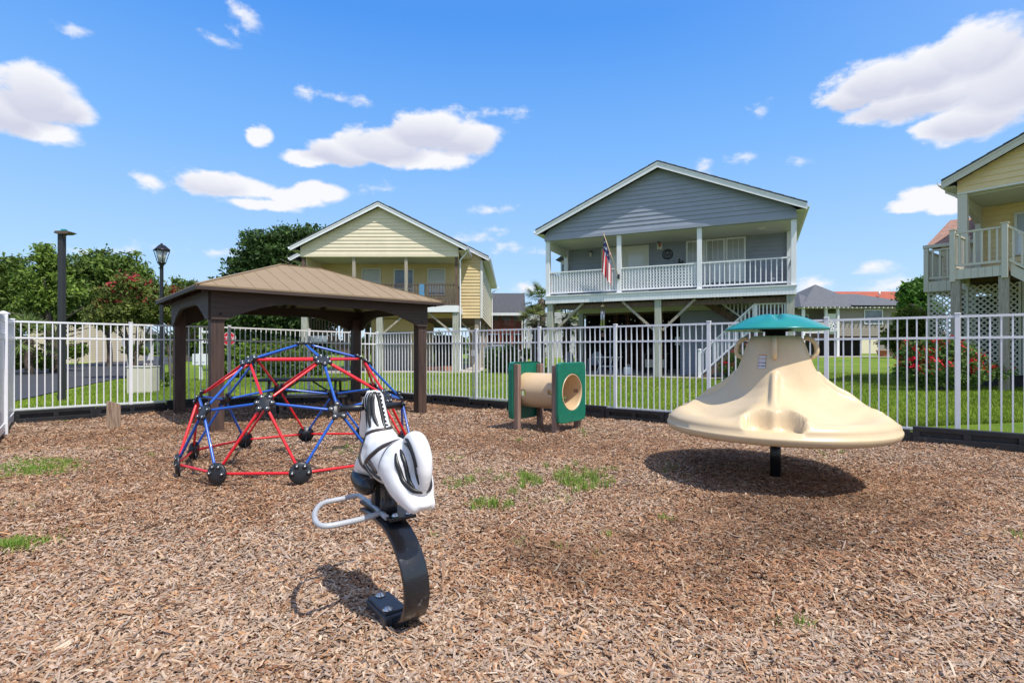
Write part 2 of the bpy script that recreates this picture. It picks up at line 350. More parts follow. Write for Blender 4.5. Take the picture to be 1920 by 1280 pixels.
def mulch_mat():
    m = bpy.data.materials.new('mulch'); m.use_nodes = True; t = m.node_tree; b = t.nodes['Principled BSDF']; b.inputs['Roughness'].default_value = .9; b.inputs['Specular IOR Level'].default_value = .15
    tcn = t.nodes.new('ShaderNodeTexCoord')
    v = t.nodes.new('ShaderNodeTexVoronoi'); v.inputs['Scale'].default_value = 42; t.links.new(tcn.outputs['Object'], v.inputs['Vector'])
    r = t.nodes.new('ShaderNodeValToRGB'); sp = t.nodes.new('ShaderNodeSeparateColor'); t.links.new(v.outputs['Color'], sp.inputs[0]); t.links.new(sp.outputs[0], r.inputs[0])
    e = r.color_ramp.elements; e[0].color = (.07,.038,.022,1); e[1].color = (.28,.19,.13,1)
    for p, c in ((.3,(.14,.075,.045,1)),(.6,(.20,.125,.085,1))):
        q = e.new(p); q.color = c
    t.links.new(r.outputs[0], b.inputs['Base Color'])
    bp = t.nodes.new('ShaderNodeBump'); bp.inputs['Strength'].default_value = .8; bp.inputs['Distance'].default_value = .02; t.links.new(v.outputs['Distance'], bp.inputs['Height']); t.links.new(bp.outputs[0], b.inputs['Normal'])
    return m
LAWNM = lawn_mat()
lawn = sheet('lawn', -60, 60, -8, 120, .8, lambda x, y: gh(x, y), LAWNM); tag(lawn, kind='structure')
# the far ground out to the horizon
g = MB(); 
for (a, b_, c_, d_) in ((-1500,1500,119.5,2500),(-1500,-59.5,-300,119.5),(59.5,1500,-300,119.5),(-59.5,59.5,-300,-7.5)):
    g.add([(a,c_,.40),(b_,c_,.40),(b_,d_,.40),(a,d_,.40)], [(0,1,2,3)])
tag(g.build('ground', LAWNM), kind='structure')
# mulch sheet, laid out along the two fence lines
A = np.arange(0, 24.01, .15); B = np.arange(0, 20.01, .15); AA, BB = np.meshgrid(A, B)
X = CN[0]+DA[0]*AA+DB[0]*BB; Y = CN[1]+DA[1]*AA+DB[1]*BB
I = np.arange(X.size).reshape(X.shape)
mulch = np_mesh('mulch', np.stack([X.ravel(), Y.ravel(), (mh(X, Y)).ravel()], 1), np.stack([I[:-1,:-1].ravel(), I[1:,:-1].ravel(), I[1:,1:].ravel(), I[:-1,1:].ravel()], 1), mulch_mat(), smooth=True)
tag(mulch, kind='structure')
# loose chips over the mulch
def sampchips(n, ymin, ymax):
    # density falls off with distance
    u = rng.random(n); y = ymin*(ymax/ymin)**u
    x = (rng.random(n)*2-1)*(y*1.10+.6)
    return x, y
def patch(x, y):  # slow colour field 0..1
    a = np.sin(x*1.1+1.7*np.sin(y*.9))+np.sin(y*1.7+2.1*np.sin(x*.7+1)); b = np.sin(x*3.3+2*np.sin(y*2.1+1))*np.sin(y*3.9+1.6*np.sin(x*2.7)); c = np.sin(x*8.1+2.2*np.sin(y*6.3))*np.sin(y*9.2+1.9*np.sin(x*7.1+.5))
    r1 = np.exp(-((x-1.9)**2/2.2+(y-4.3)**2/1.0))+.8*np.exp(-((x-.3)**2/.5+(y-3.1)**2/.12)); g1 = np.exp(-((x-.8)**2/9+(y-2.2)**2/.35))+.7*np.exp(-((x+2.0)**2/1.5+(y-3.0)**2/.3))
    return .5+.16*a+.17*b+.12*c+.30*r1-.34*g1
xs, ys = [], []
for n, a, b in ((165000, 1.6, 4.2), (185000, 4.2, 9.5), (80000, 9.5, 16)):
    x, y = sampchips(n, a, b); xs.append(x); ys.append(y)
x = np.concatenate(xs); y = np.concatenate(ys)
k = fdist(x, y) < -.02; x = x[k]; y = y[k]; n = len(x)
ln = rng.gamma(2.0, .0118, n)*.5+.005; ln *= np.where(y > 4, .88, 1)*np.where(y > 8, 1.3, 1)*np.where(y > 11, 1.3, 1); ln = np.minimum(ln, .055)
wd = (.0032+rng.random(n)*.0055)*np.where(y > 6, 1.15, 1)*np.where(y > 10, 1.6, 1)
an = rng.random(n)*PI; big = rng.random(n) < .012; ln = np.where(big, ln*1.8+.008, ln); wd = np.where(big, wd*1.25, wd); tl = rng.normal(0, .26, n); rl = rng.normal(0, .5, n)
dx = np.stack([np.cos(an)*np.cos(tl), np.sin(an)*np.cos(tl), np.sin(tl)], 1)
sx = np.stack([-np.sin(an)*np.cos(rl), np.cos(an)*np.cos(rl), np.sin(rl)], 1); up = np.cross(dx, sx)
cen = np.stack([x, y, mh(x, y)+.004+rng.random(n)*.012+np.abs(np.sin(tl))*ln*.6], 1)
w_ = wd[:, None]; l_ = ln[:, None]; tp = rng.random((n, 1))*.7+.3
V = np.stack([cen-dx*l_-sx*w_*tp, cen-dx*l_*.9+sx*w_*tp, cen+dx*l_+sx*w_*.6, cen+dx*l_*.85-sx*w_,
              cen-dx*l_*.8+up*w_*.55, cen+dx*l_*.75+up*w_*.55], 1)
F0 = np.array([[0,3,5,4],[4,5,2,1],[3,2,5,5],[0,4,1,1]][:2])
F = (F0[None]+(np.arange(n)*6)[:, None, None]).reshape(-1, 4)
pal = np.array([[.46,.315,.205],[.40,.26,.165],[.35,.21,.13],[.49,.365,.265],[.41,.32,.26],[.32,.165,.095],[.26,.13,.07],[.53,.43,.335],[.45,.255,.13],[.16,.095,.062]])
pf = patch(x, y); pr = np.array([.14,.15,.16,.10,.13,.11,.07,.05,.05,.04]); red = np.array([.08,.16,.2,.04,.03,.22,.13,.02,.10,.02]); gry = np.array([.14,.10,.08,.18,.27,.06,.03,.11,.02,.01])
cdf = [np.cumsum(p/p.sum()) for p in (pr, red, gry)]
r_ = rng.random(n); sel = np.where(pf > .64, 1, np.where(pf < .38, 2, 0)); sel = np.where(rng.random(n) < .12, 0, sel)
ci = np.zeros(n, int)
for q in range(3): ci = np.where(sel == q, np.searchsorted(cdf[q], r_), ci)
dk = (1-.38*np.clip((pf-.72)/.3, 0, 1))[:, None]; col = pal[np.minimum(ci, 9)]*(.66+.48*rng.random((n, 1)))*dk*np.array([1.03,.99,.95])
ch = np_mesh('wood_chips', V.reshape(-1, 3), F, CHIP, np.repeat(col, 6, 0)); tag(ch, 'loose brown and grey wood chips covering the playground', 'mulch', kind='stuff')

# grass blades: tufts in the mulch and a fringe of lawn beyond the fence
def blades(name, P, h, w, cols, label, lean=.35):
    n = len(P); an = rng.random(n)*2*PI; le = np.abs(rng.normal(0, lean, n)); d = np.stack([np.cos(an), np.sin(an), 0*an], 1); sd_ = np.stack([-np.sin(an), np.cos(an), 0*an], 1)
    up = np.array([0,0,1.]); hh = h[:, None]; ww = w[:, None]; L1 = le[:, None]
    m1 = P+up*hh*.55+d*L1*hh*.3; tpn = P+up*hh*(1-.25*L1)+d*L1*hh
    V = np.stack([P-sd_*ww, P+sd_*ww, m1+sd_*ww*.8, m1-sd_*ww*.8, tpn+sd_*ww*.12, tpn-sd_*ww*.12], 1)
    F = (np.array([[0,1,2,3],[3,2,4,5]])[None]+(np.arange(n)*6)[:, None, None]).reshape(-1, 4)
    o = np_mesh(name, V.reshape(-1, 3), F, BLADE, np.repeat(cols, 6, 0)); tag(o, label, 'grass', kind='stuff'); return o
def gcol(n, a=(.10,.23,.025), b=(.27,.36,.05)):
    t = rng.random((n, 1)); return (np.array(a)*(1-t)+np.array(b)*t)*(.75+.5*rng.random((n, 1)))
PT = []
def tuftp(px, py, rx, ry, n, hh):
    c = onz(px, py); 
    for _ in range(n):
        q = onz(px+random.gauss(0, rx*.55), py+random.gauss(0, ry*.5)); 
        PT.append((q.x+random.gauss(0,.006), q.y+random.gauss(0,.006), hh*random.uniform(.45, 1.15)))
def tuft_clump(px, py, rx, ry, nt, nb, hh):
    for _ in range(nt):
        ax, ay = px+random.gauss(0, rx*.55), py+random.gauss(0, ry*.5); q = onz(ax, max(ay, 700))
        for _ in range(nb): PT.append((q.x+random.gauss(0,.025), q.y+random.gauss(0,.025), hh*random.uniform(.4, 1.1)))
for a in [(985,903,30,18,16,24,.10),(1085,903,48,16,26,24,.12),(1060,885,30,10,8,20,.10),(925,948,36,12,15,22,.09),(900,905,60,14,9,14,.08),(860,915,50,18,12,10,.08),(1010,925,80,30,12,9,.07),
          (55,882,80,13,150,22,.045),(110,872,45,7,40,18,.045),(15,1028,35,6,50,22,.05),(60,1018,30,4,20,16,.045),(200,845,50,5,12,14,.03),(115,788,16,2,6,14,.05),(285,858,14,3,5,10,.04),
          (350,795,14,3,6,14,.05),(660,845,40,12,14,10,.07),(1095,815,8,12,5,10,.09),(975,825,6,3,3,14,.06),(855,860,20,8,4,12,.06),(1240,968,25,10,4,9,.07),(1135,1000,15,10,3,9,.06),(1040,1035,10,10,2,10,.06),
          (970,1030,5,5,2,10,.06),(1505,1172,8,8,2,14,.07),(1460,1172,6,6,1,10,.06),(1900,1012,16,8,4,10,.06),(1545,850,30,6,5,10,.06),(1250,880,30,10,8,10,.04),(1145,880,20,8,4,10,.06),(820,1010,10,6,2,8,.05),
          (1120,1050,6,6,1,8,.05),(80,905,90,20,14,8,.03),(40,960,80,20,12,8,.03),(130,1000,60,12,8,8,.03)]:
    tuft_clump(*a)
PT = np.array(PT); P3 = np.stack([PT[:,0], PT[:,1], mh(PT[:,0], PT[:,1])], 1)
blades('weed_grass', P3, PT[:,2], .0022+.0012*rng.random(len(PT)), gcol(len(PT), (.12,.25,.03), (.30,.40,.07)), 'sparse green weeds and grass tufts growing through the wood mulch', .5)
n = 230000; y = 9+15*rng.random(n)**1.6; x = (rng.random(n)*2-1)*y*1.0
k = (fdist(x, y) > .12); x = x[k]; y = y[k]
def in_road(x, y): return (x < -11) & (y > 12) & (x < -12.1-(y-13)*.52)
k = ~in_road(x, y); x = x[k]; y = y[k]; n = len(x)
pv = .5+.5*np.sin(x*.9+np.sin(y*1.3)*1.5); cc = gcol(n, (.12,.215,.015), (.28,.355,.04))*(.8+.35*pv[:, None])
blades('lawn_grass', np.stack([x, y, gh(x, y)-.005], 1), .035+.045*rng.random(n), .003+.004*rng.random(n), cc, 'mown green lawn grass beyond the white fence')

# road on the left
rp = [(-12.0,12.6),(-15.1,18),(-17.1,22.2),(-18.7,26),(-26,39),(-34,52),(-33.5,56),(-53,88),(-60,88),(-52,74),(-43,58),(-34.3,43),(-27.5,31),(-27,27),(-34,10),(-34,2),(-16,2),(-12.5,9)]
bm = bmesh.new(); vs = [bm.verts.new((a, b, gz(a, b)+.03)) for a, b in rp]; bm.faces.new(vs); bmesh.ops.triangulate(bm, faces=bm.faces[:])
for _ in range(4): bmesh.ops.subdivide_edges(bm, edges=[e for e in bm.edges if e.calc_length() > 2.5], cuts=1, use_grid_fill=False); bmesh.ops.triangulate(bm, faces=bm.faces[:])
for v in bm.verts: v.co.z = max(gz(v.co.x, v.co.y), 0)+.03
me = bpy.data.meshes.new('road'); bm.to_mesh(me); bm.free(); me.materials.append(ASPH); o = bpy.data.objects.new('road', me); C.objects.link(o); tag(o, kind='structure')
# ================================================================ fences
FENCEH = 1.83
fr_ = empty('picket_fence', (-3.87, 15.0, 0)); tag(fr_, 'white metal picket fence with flat top rail around the mulch playground', 'fence')
def fl(p): return (p[0]+3.87, p[1]-15.0, p[2])
RP = [(-3.794,15.104)]+[(-.86+1.467*i, 12.9-1.102*i) for i in range(-1, 5)]+[(6.29,7.53),(7.757,6.428),(9.22,5.33)]
RP[0] = (-3.82, 15.08)
LP_ = [(-3.82,15.08)]+[(-3.87-1.343*t, 15-1.317*t) for t in (1,2,3,3.95)]
def ztop(x, y, side): return FENCEH+(.055*min(1, math.hypot(x+3.8, y-15)/4) if side else 0)
seen = set()
for side, P in ((0, RP), (1, LP_)):
    for i, (x, y) in enumerate(P):
        key = (round(x, 2), round(y, 2))
        if key in seen: continue
        seen.add(key); d = (-.8, .6) if not side else (.714, .70)
        zt = ztop(x, y, side)+.02; T = Matrix.Translation((x+3.87, y-15, 0)) @ Matrix.Rotation(math.atan2(d[1], d[0]), 4, 'Z')
        m = MB(T); m.box(-.031, .031, -.031, .031, -.1, zt-.012, bev=.004); m.box(-.037, .037, -.037, .037, zt-.01, zt+.012, bev=.008); m.build('fence_post', WHITE, fr_)
    for i in range(len(P)-1):
        a = Vector((P[i][0], P[i][1], 0)); b = Vector((P[i+1][0], P[i+1][1], 0)); dd = (b-a); ln_ = dd.length; dn = dd/ln_
        za, zb = ztop(a.x, a.y, side), ztop(b.x, b.y, side)
        m = MB(Matrix.Translation((3.87, -15, 0)))
        for q, zz in enumerate((0, -.30, -1.62)):
            m.bar(a+dn*.034+Vector((0,0,za+zz-.02)), b-dn*.034+Vector((0,0,zb+zz-.02)), .030, .034)
        npk = 16 if ln_ > 1.7 else 14
        for j in range(1, npk):
            p = a+dd*(j/npk); zt = za+(zb-za)*j/npk; T0 = m.T; m.T = T0 @ Matrix.Translation(p) @ Matrix.Rotation(math.atan2(dn.y, dn.x), 4, 'Z')
            m.box(-.0095, .0095, -.0095, .0095, .055, zt-.035); m.T = T0
        m.build('fence_panel', WHITE, fr_)
# solid vinyl fence on the left
v0 = Vector((-9.17, 9.80, 0)); vf = empty('vinyl_fence', v0, math.atan2(-.77, .64)); tag(vf, 'solid white vinyl privacy fence at the far left, cut by the frame', 'fence')
for i in range(2):
    m = MB(); x0 = i*1.85+.06; m.box(x0, x0+1.73, -.022, .022, 1.78, 1.87, bev=.006); m.box(x0, x0+1.73, -.025, .025, 1.50, 1.60, bev=.006); m.box(x0, x0+1.73, -.025, .025, .08, .2, bev=.006)
    for j in range(11):
        xa = x0+j*.157; m.box(xa+.004, xa+.153, -.012, .012, .2, 1.5); 
    for j in range(22):
        xa = x0+j*.0785; m.box(xa+.003, xa+.0755, -.010, .010, 1.60, 1.78)
    m.build('fence_panel', WVINYL, vf)
    m = MB(); m.box(i*1.85+1.79, i*1.85+1.90, -.055, .055, 0, 1.9, bev=.01); m.lathe([(.085,0),(.085,.015),(.02,.05),(0,.055)], 4, (i*1.85+1.845,0,1.9)); m.build('fence_post', WVINYL, vf)
# black plastic border timbers
def timber():
    L_ = 1.16; H = .235; m = MB()
    def slab(x0, x1, z0, z1, y0=-.05, y1=.05): m.box(x0, x1, y0, y1, z0, z1, bev=.006)
    slab(0, L_, .17, H); slab(0, L_, 0, .095); slab(0, .075, .0951, .1699); slab(L_*.5-.04, L_*.5+.04, .0951, .1699); slab(L_-.075, L_, .0951, .1699)
    m.box(.075, L_*.5-.04, .0, .03, .096, .169); m.box(L_*.5+.04, L_-.075, .0, .03, .096, .169)
    m.box(L_-.02, L_+.05, -.03, .03, .02, .2); m.lathe([(.03,0),(.03,.012),(0,.014)], 10, (L_+.02,0,H-.02))
    return m
proto = timber().build('border_timber', BLACKPL)
gap = 1.19; cnt = 0
def put_timber(first, x, y, ang, label):
    o = proto if first else proto.copy()
    if not first: C.objects.link(o)
    o.location = (x, y, mh(x, y)-.02+random.uniform(-.004,.006)); o.rotation_euler = (0, random.uniform(-.008,.008), ang+random.uniform(-.012,.012)); tag(o, label, 'border', 'black plastic border timbers round the mulch')
start = np.array([-3.95, 14.72]); 
ord_ = ['first','second','third','fourth','fifth','sixth','seventh','eighth','ninth','tenth','eleventh','twelfth','thirteenth']
for i in range(12):
    p = start+DA*(gap*i+.1); put_timber(i == 0, p[0], p[1], math.atan2(-.6,.8), 'black plastic border timber under the right hand fence run, %s from the far corner' % ord_[i])
for i in range(6):
    p = start+DB*(gap*(i+1)+.02); 
    if i < 6: put_timber(False, p[0], p[1], math.atan2(.70,.714), 'black plastic border timber under the left hand fence run, %s from the far corner' % ord_[i])
for i in range(3):
    p = np.array([-9.03, 9.55])+DV*(gap*i); put_timber(False, p[0], p[1], math.atan2(DV[1], DV[0]), ['black plastic border timber at the left corner, its slots facing the solid white fence','black plastic border timber beside the solid white fence, cut by the left edge','black plastic border timber along the solid white fence outside the left edge'][i])

# ================================================================ pavilion
PA = Vector((-4.88, 8.80, 0)); ang = math.atan2(.663, .749); pv = empty('pavilion', PA, ang)
tag(pv, 'open dark wood shade pavilion with a tan metal hip roof', 'pavilion'); LX, LY = 3.9, 3.1
for (x, y) in ((0,0),(LX,0),(0,LY),(LX,LY)):
    m = MB(); m.box(x-.1, x+.1, y-.1, y+.1, -.05, 2.12, bev=.008); m.build('post', DARKPOST, pv)
def arch(L_, n=24):
    top = 2.315; pts = [(-.1, top), (-.1, 1.84), (.13, 1.84)]; e0 = 1.84
    # bracket curve with a small step then arc
    r0 = .95 if L_ > 3.5 else .8
    pts += [(.16, 1.86), (.20, 1.865)]
    for i in range(9):
        t = i/8; pts.append((.22+r0*t, 1.89+.25*math.sin(t*PI/2)))
    right = [(L_-p[0], p[1]) for p in pts[::-1]]
    return pts+right
for (L_, T, mt) in ((LX, Matrix.Translation((0,-.105,0)), 0), (LX, Matrix.Translation((0,LY+.105,0)), 0), (LY, Matrix.Translation((-.105,0,0)) @ Matrix.Rotation(PI/2, 4, 'Z'), 1), (LY, Matrix.Translation((LX+.105,0,0)) @ Matrix.Rotation(PI/2, 4, 'Z'), 1)):
    m = MB(); poly = arch(L_)
    if mt: poly = [(min(max(p[0], -.065), L_+.065), p[1]) for p in poly]
    # split into slabs so that the long concave outline is filled cleanly
    n = len(poly)//2
    lft = poly[1:n]; rgt = poly[n:-1][::-1]
    vs = []; fs = []
    low = poly[1:-1]
    for k_, (x, z) in enumerate(low):
        for yy in (-.03, .03): vs += [(x, yy, z), (x, yy, 2.315)]
    for k_ in range(len(low)-1):
        a = k_*4; b = a+4; 
        if abs(low[k_][0]-low[k_+1][0]) < 1e-6: continue
        fs += [(a, b, b+1, a+1), (a+2, a+3, b+3, b+2), (a, a+2, b+2, b), (a+1, b+1, b+3, a+3)]
    fs += [(0,1,3,2)]; e = (len(low)-1)*4; fs += [(e, e+2, e+3, e+1)]
    m.add(vs, fs); o = m.build('arched_beam', DARKBEAM, pv)
    o.matrix_local = T
    m = MB(); 
    for xx in (.03, L_-.03): m.lathe([(.022,0),(.022,.008),(0,.012)], 8, (xx, -.03, 1.93), ax=(0,-1,0))
    bo = m.build('bolt', BLACK, pv); bo.matrix_local = T
# roof
oh = .36; ex0, ex1, ey0, ey1 = -oh, LX+oh, -oh, LY+oh; ze = 2.37; zr = 3.10; rh = .42
cx, cy = LX/2, LY/2; r0 = Vector((cx-rh, cy, zr)); r1 = Vector((cx+rh, cy, zr))
c = [Vector((ex0,ey0,ze)), Vector((ex1,ey0,ze)), Vector((ex1,ey1,ze)), Vector((ex0,ey1,ze))]
m = MB(); dn_ = Vector((0,0,-.028))
for quad in ((c[0],c[1],r1,r0),(c[2],c[3],r0,r1),(c[1],c[2],r1),(c[3],c[0],r0)):
    k_ = len(quad); m.add(list(quad)+[q+dn_ for q in quad], [tuple(range(k_)), tuple(range(k_, 2*k_))[::-1]]+[(i, i+k_, (i+1) % k_+k_, (i+1) % k_) for i in range(k_)])
for a, b in ((c[0],r0),(c[1],r1),(c[2],r1),(c[3],r0),(r0,r1)): m.bar(a+Vector((0,0,.002)), b+Vector((0,0,.002)), .08, .010)
# raised seams, running obliquely down each slope as on the real panels
def seams(p0, p1, q0, q1, n):
    for i in range(1, n):
        t = i/n; a = p0.lerp(p1, t); up_ = (q0.lerp(q1, .5)-p0.lerp(p1, .5)); 
        # vertical fall line, stopped at hips
        ux = (p1-p0).normalized(); run = (p1-p0).length; s0 = (q0-p0).dot(ux); s1 = (q1-p0).dot(ux); s = run*t
        h = 1.0 if s0 <= s <= s1 else (s/s0 if s < s0 else (run-s)/(run-s1))
        fall = (q0-p0)-ux*s0
        m.bar(a+Vector((0,0,.002)), a+fall*h*.985+Vector((0,0,.002)), .010, .009)
seams(c[0], c[1], r0, r1, 16); seams(c[1], c[2], r1, r1, 12); seams(c[2], c[3], r1, r0, 16); seams(c[3], c[0], r0, r0, 12)
m.build('metal_roof', TANROOF, pv)
m = MB()
for a, b in ((0,1),(1,2),(2,3),(3,0)):
    p, q = c[a], c[b]; m.bar(p+Vector((0,0,-.055))*1, q+Vector((0,0,-.055)), .03, .055)
m.build('fascia', DARKBEAM, pv)
m = MB()
for a, b in ((c[0],r0),(c[1],r1),(c[2],r1),(c[3],r0),(r0,r1)): m.bar(a.lerp(b,.06)+Vector((0,0,-.10)), b+Vector((0,0,-.10)), .05, .12)
for i in range(1, 6):
    x = cx-rh+(2*rh)*(i-1)/4
    for y0_, y1_ in ((ey0+.1, cy), (ey1-.1, cy)): m.bar((x, y0_, ze-.075+.04), (x, y1_, zr-.10), .045, .10)
for i in (-1, 1):
    x = cx+i*1.15; f = (x-ex0)/(cx-rh-ex0) if i < 0 else (ex1-x)/(ex1-cx-rh)
    for s_, y0_ in ((1, ey0+.1), (-1, ey1-.1)): m.bar((x, y0_, ze-.04), (x, (ey0 if s_ > 0 else ey1)+s_*(cy-ey0)*f, ze+(zr-ze)*f-.09), .045, .10)
m.build('rafter', DARKBEAM, pv)

# ================================================================ picnic table
pt = empty('picnic_table', (-4.28, 11.05, 0), R(4)); tag(pt, 'dark brown picnic table with two benches under the pavilion', 'picnic table')
m = MB(); m.box(-.92, .92, -.38, .38, .71, .75, bev=.012); m.build('table_top', BLACKPL, pt)
for s in (-1, 1): m = MB(); m.box(-.98, .98, s*.72-.14, s*.72+.14, .42, .455, bev=.012); m.build('bench', BLACKPL, pt)
for x in (-.66, .66):
    m = MB()
    for s in (-1, 1): m.bar((x, s*.18, .70), (x, s*.30, 0), .045, .045); m.bar((x, s*.3, .38), (x, s*.80, .405), .04, .04); m.bar((x, s*.72, .4), (x, s*.72, .02), .045, .045)
    m.bar((x, -.8, .37), (x, .8, .37), .04, .04); m.build('leg_frame', BLACK, pt)
for s in (-1, 1): m = MB(); m.bar((s*.64, 0, .38), (s*.15, 0, .69), .03); m.build('brace', BLACK, pt)

# ================================================================ climbing dome
dm = empty('climbing_dome', (-2.53, 6.48, 0)); tag(dm, 'geodesic climbing dome of red and blue bars with black hubs', 'climbing dome')
RD, HD, Z0 = 1.31, 1.29, .125; az0 = R(236)
def dn(th, az_): return Vector((RD*math.sin(R(th))*math.cos(az_), RD*math.sin(R(th))*math.sin(az_), Z0+HD*math.cos(R(th))))
ap = dn(0, 0); r1n = [dn(31.72, az0+R(72)*i) for i in range(5)]; vt = [dn(63.43, az0+R(72)*i) for i in range(5)]; md = [dn(58.28, az0+R(36+72*i)) for i in range(5)]
bs_ = [dn(90, az0+R(-18+36*i)) for i in range(10)]   # 2i and 2i+1 flank vertex i
ctr = Vector((0,0,Z0))
def strut(a, b, mt):
    d = (b-a).normalized(); a2 = a+d*.075; b2 = b-d*.075; na = (a-ctr).normalized(); nb = (b-ctr).normalized()
    m = MB(); m.tube([a2+na*.004, a2+d*.05+na*.004, b2-d*.05+nb*.004, b2+nb*.004], [.0115,.0150,.0150,.0115], 8); m.build('bar', mt, dm)
for i in range(5):
    j = (i+1) % 5
    strut(ap, r1n[i], BLUEP); strut(r1n[i], r1n[j], REDP); strut(r1n[i], vt[i], BLUEP); strut(r1n[i], md[i], REDP); strut(r1n[j], md[i], REDP)
    strut(vt[i], md[i], BLUEP); strut(md[i], vt[j], BLUEP); strut(vt[i], bs_[2*i], BLUEP); strut(vt[i], bs_[2*i+1], BLUEP); strut(md[i], bs_[2*i+1], REDP); strut(md[i], bs_[(2*i+2) % 10], REDP)
for i in range(10): strut(bs_[i], bs_[(i+1) % 10], REDP)
conn = {}
def hub(p, dirs, base=False):
    n_ = (p-ctr).normalized()
    if base: n_ = Vector((p.x, p.y, .05)).normalized()
    m = MB(); r = .108 if base else .070
    if base: m.lathe([(r,-.014),(r,.006),(r*.93,.014),(.035,.018),(0,.018)], 24, p, ax=n_)
    else: m.lathe([(r,-.010),(r,.007),(r*.85,.012),(0,.012)], 20, p, ax=n_)
    bolts = []
    for d in dirs:
        t = (d-p); t = (t-n_*t.dot(n_)).normalized(); e = p+t*(.076 if base else .075)
        if not base: m.lathe([(.032,-.010),(.032,.009),(.025,.015),(0,.015)], 12, e, ax=n_)
        else: m.lathe([(.028,.008),(.026,.022),(0,.024)], 12, e, ax=n_)
        bolts.append(e+n_*(.021 if base else .014))
    if base: m.tube([p+Vector((0,0,-.03))-n_*.02, Vector((p.x, p.y, -.03))-n_*.02], .012, 6)
    h = m.build('hub', HUB, dm)
    for e in bolts: b = MB(); b.lathe([(.0115,0),(.0115,.004),(.007,.008),(0,.009)], 10, e, ax=n_); b.build('bolt', STEEL, h)
hub(ap, r1n)
for i in range(5):
    hub(r1n[i], [ap, r1n[(i+1) % 5], r1n[i-1], vt[i], md[i], md[i-1]]); hub(vt[i], [r1n[i], md[i], md[i-1], bs_[2*i], bs_[2*i+1]]); hub(md[i], [r1n[i], r1n[(i+1) % 5], vt[i], vt[(i+1) % 5], bs_[2*i+1], bs_[(2*i+2) % 10]])
for i in range(10): hub(bs_[i], [bs_[i-1], bs_[(i+1) % 10], vt[i//2] if True else None, md[i//2] if i % 2 else md[i//2-1]], True)

# ================================================================ crawl tunnel
tn = empty('crawl_tunnel', (.09, 8.95, 0), math.atan2(-.48, .60)); tag(tn, 'beige crawl tunnel between green end panels on wooden posts', 'play tunnel')
# local x along axis, y to the back
TL, TW = .77, .65
for x in (0, TL):
    for y in (0, TW):
        m = MB(); m.box(x-.045, x+.045, y-.045, y+.045, -.05, 1.10-.01*x, bev=.006); m.build('post', TUNW, tn)
zc, rt = .655, .30
def holed(m, x0, x1, yc, zc_, hw, hh, r, cr=.07, n=40):
    def outer(a):
        ca, sa = math.cos(a), math.sin(a); k = min(hw/abs(ca) if abs(ca) > 1e-6 else 9, hh/abs(sa) if abs(sa) > 1e-6 else 9); px, pz = ca*k, sa*k
        # round the corners
        ox, oz = hw-cr, hh-cr
        if abs(px) > ox and abs(pz) > oz:
            cxx, czz = math.copysign(ox, px), math.copysign(oz, pz); bq = ca*cxx+sa*czz; cq = cxx*cxx+czz*czz-cr*cr; k = bq+math.sqrt(max(bq*bq-cq, 0)); px, pz = ca*k, sa*k
        return px, pz
    vs = []; b_ = .012
    for i in range(n):
        a = 2*PI*(i+.5)/n; ox, oz = outer(a); f = 1-b_/math.hypot(ox, oz)
        ring = [(x0, r*math.cos(a), r*math.sin(a)), (x0, ox*f, oz*f), (x0+b_, ox, oz), (x1-b_, ox, oz), (x1, ox*f, oz*f), (x1, (r+.012)*math.cos(a), (r+.012)*math.sin(a)), (x1-.01, r*math.cos(a), r*math.sin(a))]
        vs += [(p[0], yc+p[1], zc_+p[2]) for p in ring]
    fs = []; k = 7
    for i in range(n):
        j = (i+1) % n
        for q in range(k): fs.append((i*k+q, j*k+q, j*k+(q+1) % k, i*k+(q+1) % k))
    m.smooth = False; m.add(vs, fs)
for x0, x1 in ((-.115, -.05), (TL+.05, TL+.115)):
    m = MB(); holed(m, x0 if x0 > 0 else x1, x1 if x0 > 0 else x0, TW/2, zc, .41, .485, rt)
    m.build('end_panel', GREENP, tn)
m = MB(); m.smooth = True; n = 48; xs_ = [-.112, -.112, TL+.112, TL+.112]; vs = []; fs = []
NX = 25
holes = [(.09, R(188)), (.62, R(183)), (.30, R(352)), (.55, R(-25)), (.42, R(175+180))]
for q in range(NX):
    x = -.113+(TL+.226)*q/(NX-1)
    for j in range(n):
        a = 2*PI*j/n
        vs.append((x, TW/2+(rt-.004)*math.cos(a), zc+(rt-.004)*math.sin(a)))
for q in range(NX-1):
    for j in range(n):
        x = -.113+(TL+.226)*(q+.5)/(NX-1); a = 2*PI*(j+.5)/n
        hit = False
        for hx, ha in holes:
            da = (a-ha+PI) % (2*PI)-PI
            if math.hypot(x-hx, da*rt) < .036: hit = True
        if not hit: fs.append((q*n+j, q*n+(j+1) % n, (q+1)*n+(j+1) % n, (q+1)*n+j))
m.add(vs, fs); tb = m.build('tube', TAN, tn); sm = tb.modifiers.new('thick', 'SOLIDIFY'); sm.thickness = .014; sm.offset = -1

# ================================================================ post stub
ps = MB(Matrix.Translation(onz(213, 806)) @ Matrix.Rotation(R(38), 4, 'Z'))
ps.prism([(-.095,-.05),(.095,-.05),(.095,.42),(.07,.435),(-.07,.49),(-.095,.48)], -.055, .055, 'y')
tag(ps.build('post_stub', STUBW), 'short weathered wooden post stub standing in the mulch', 'post')

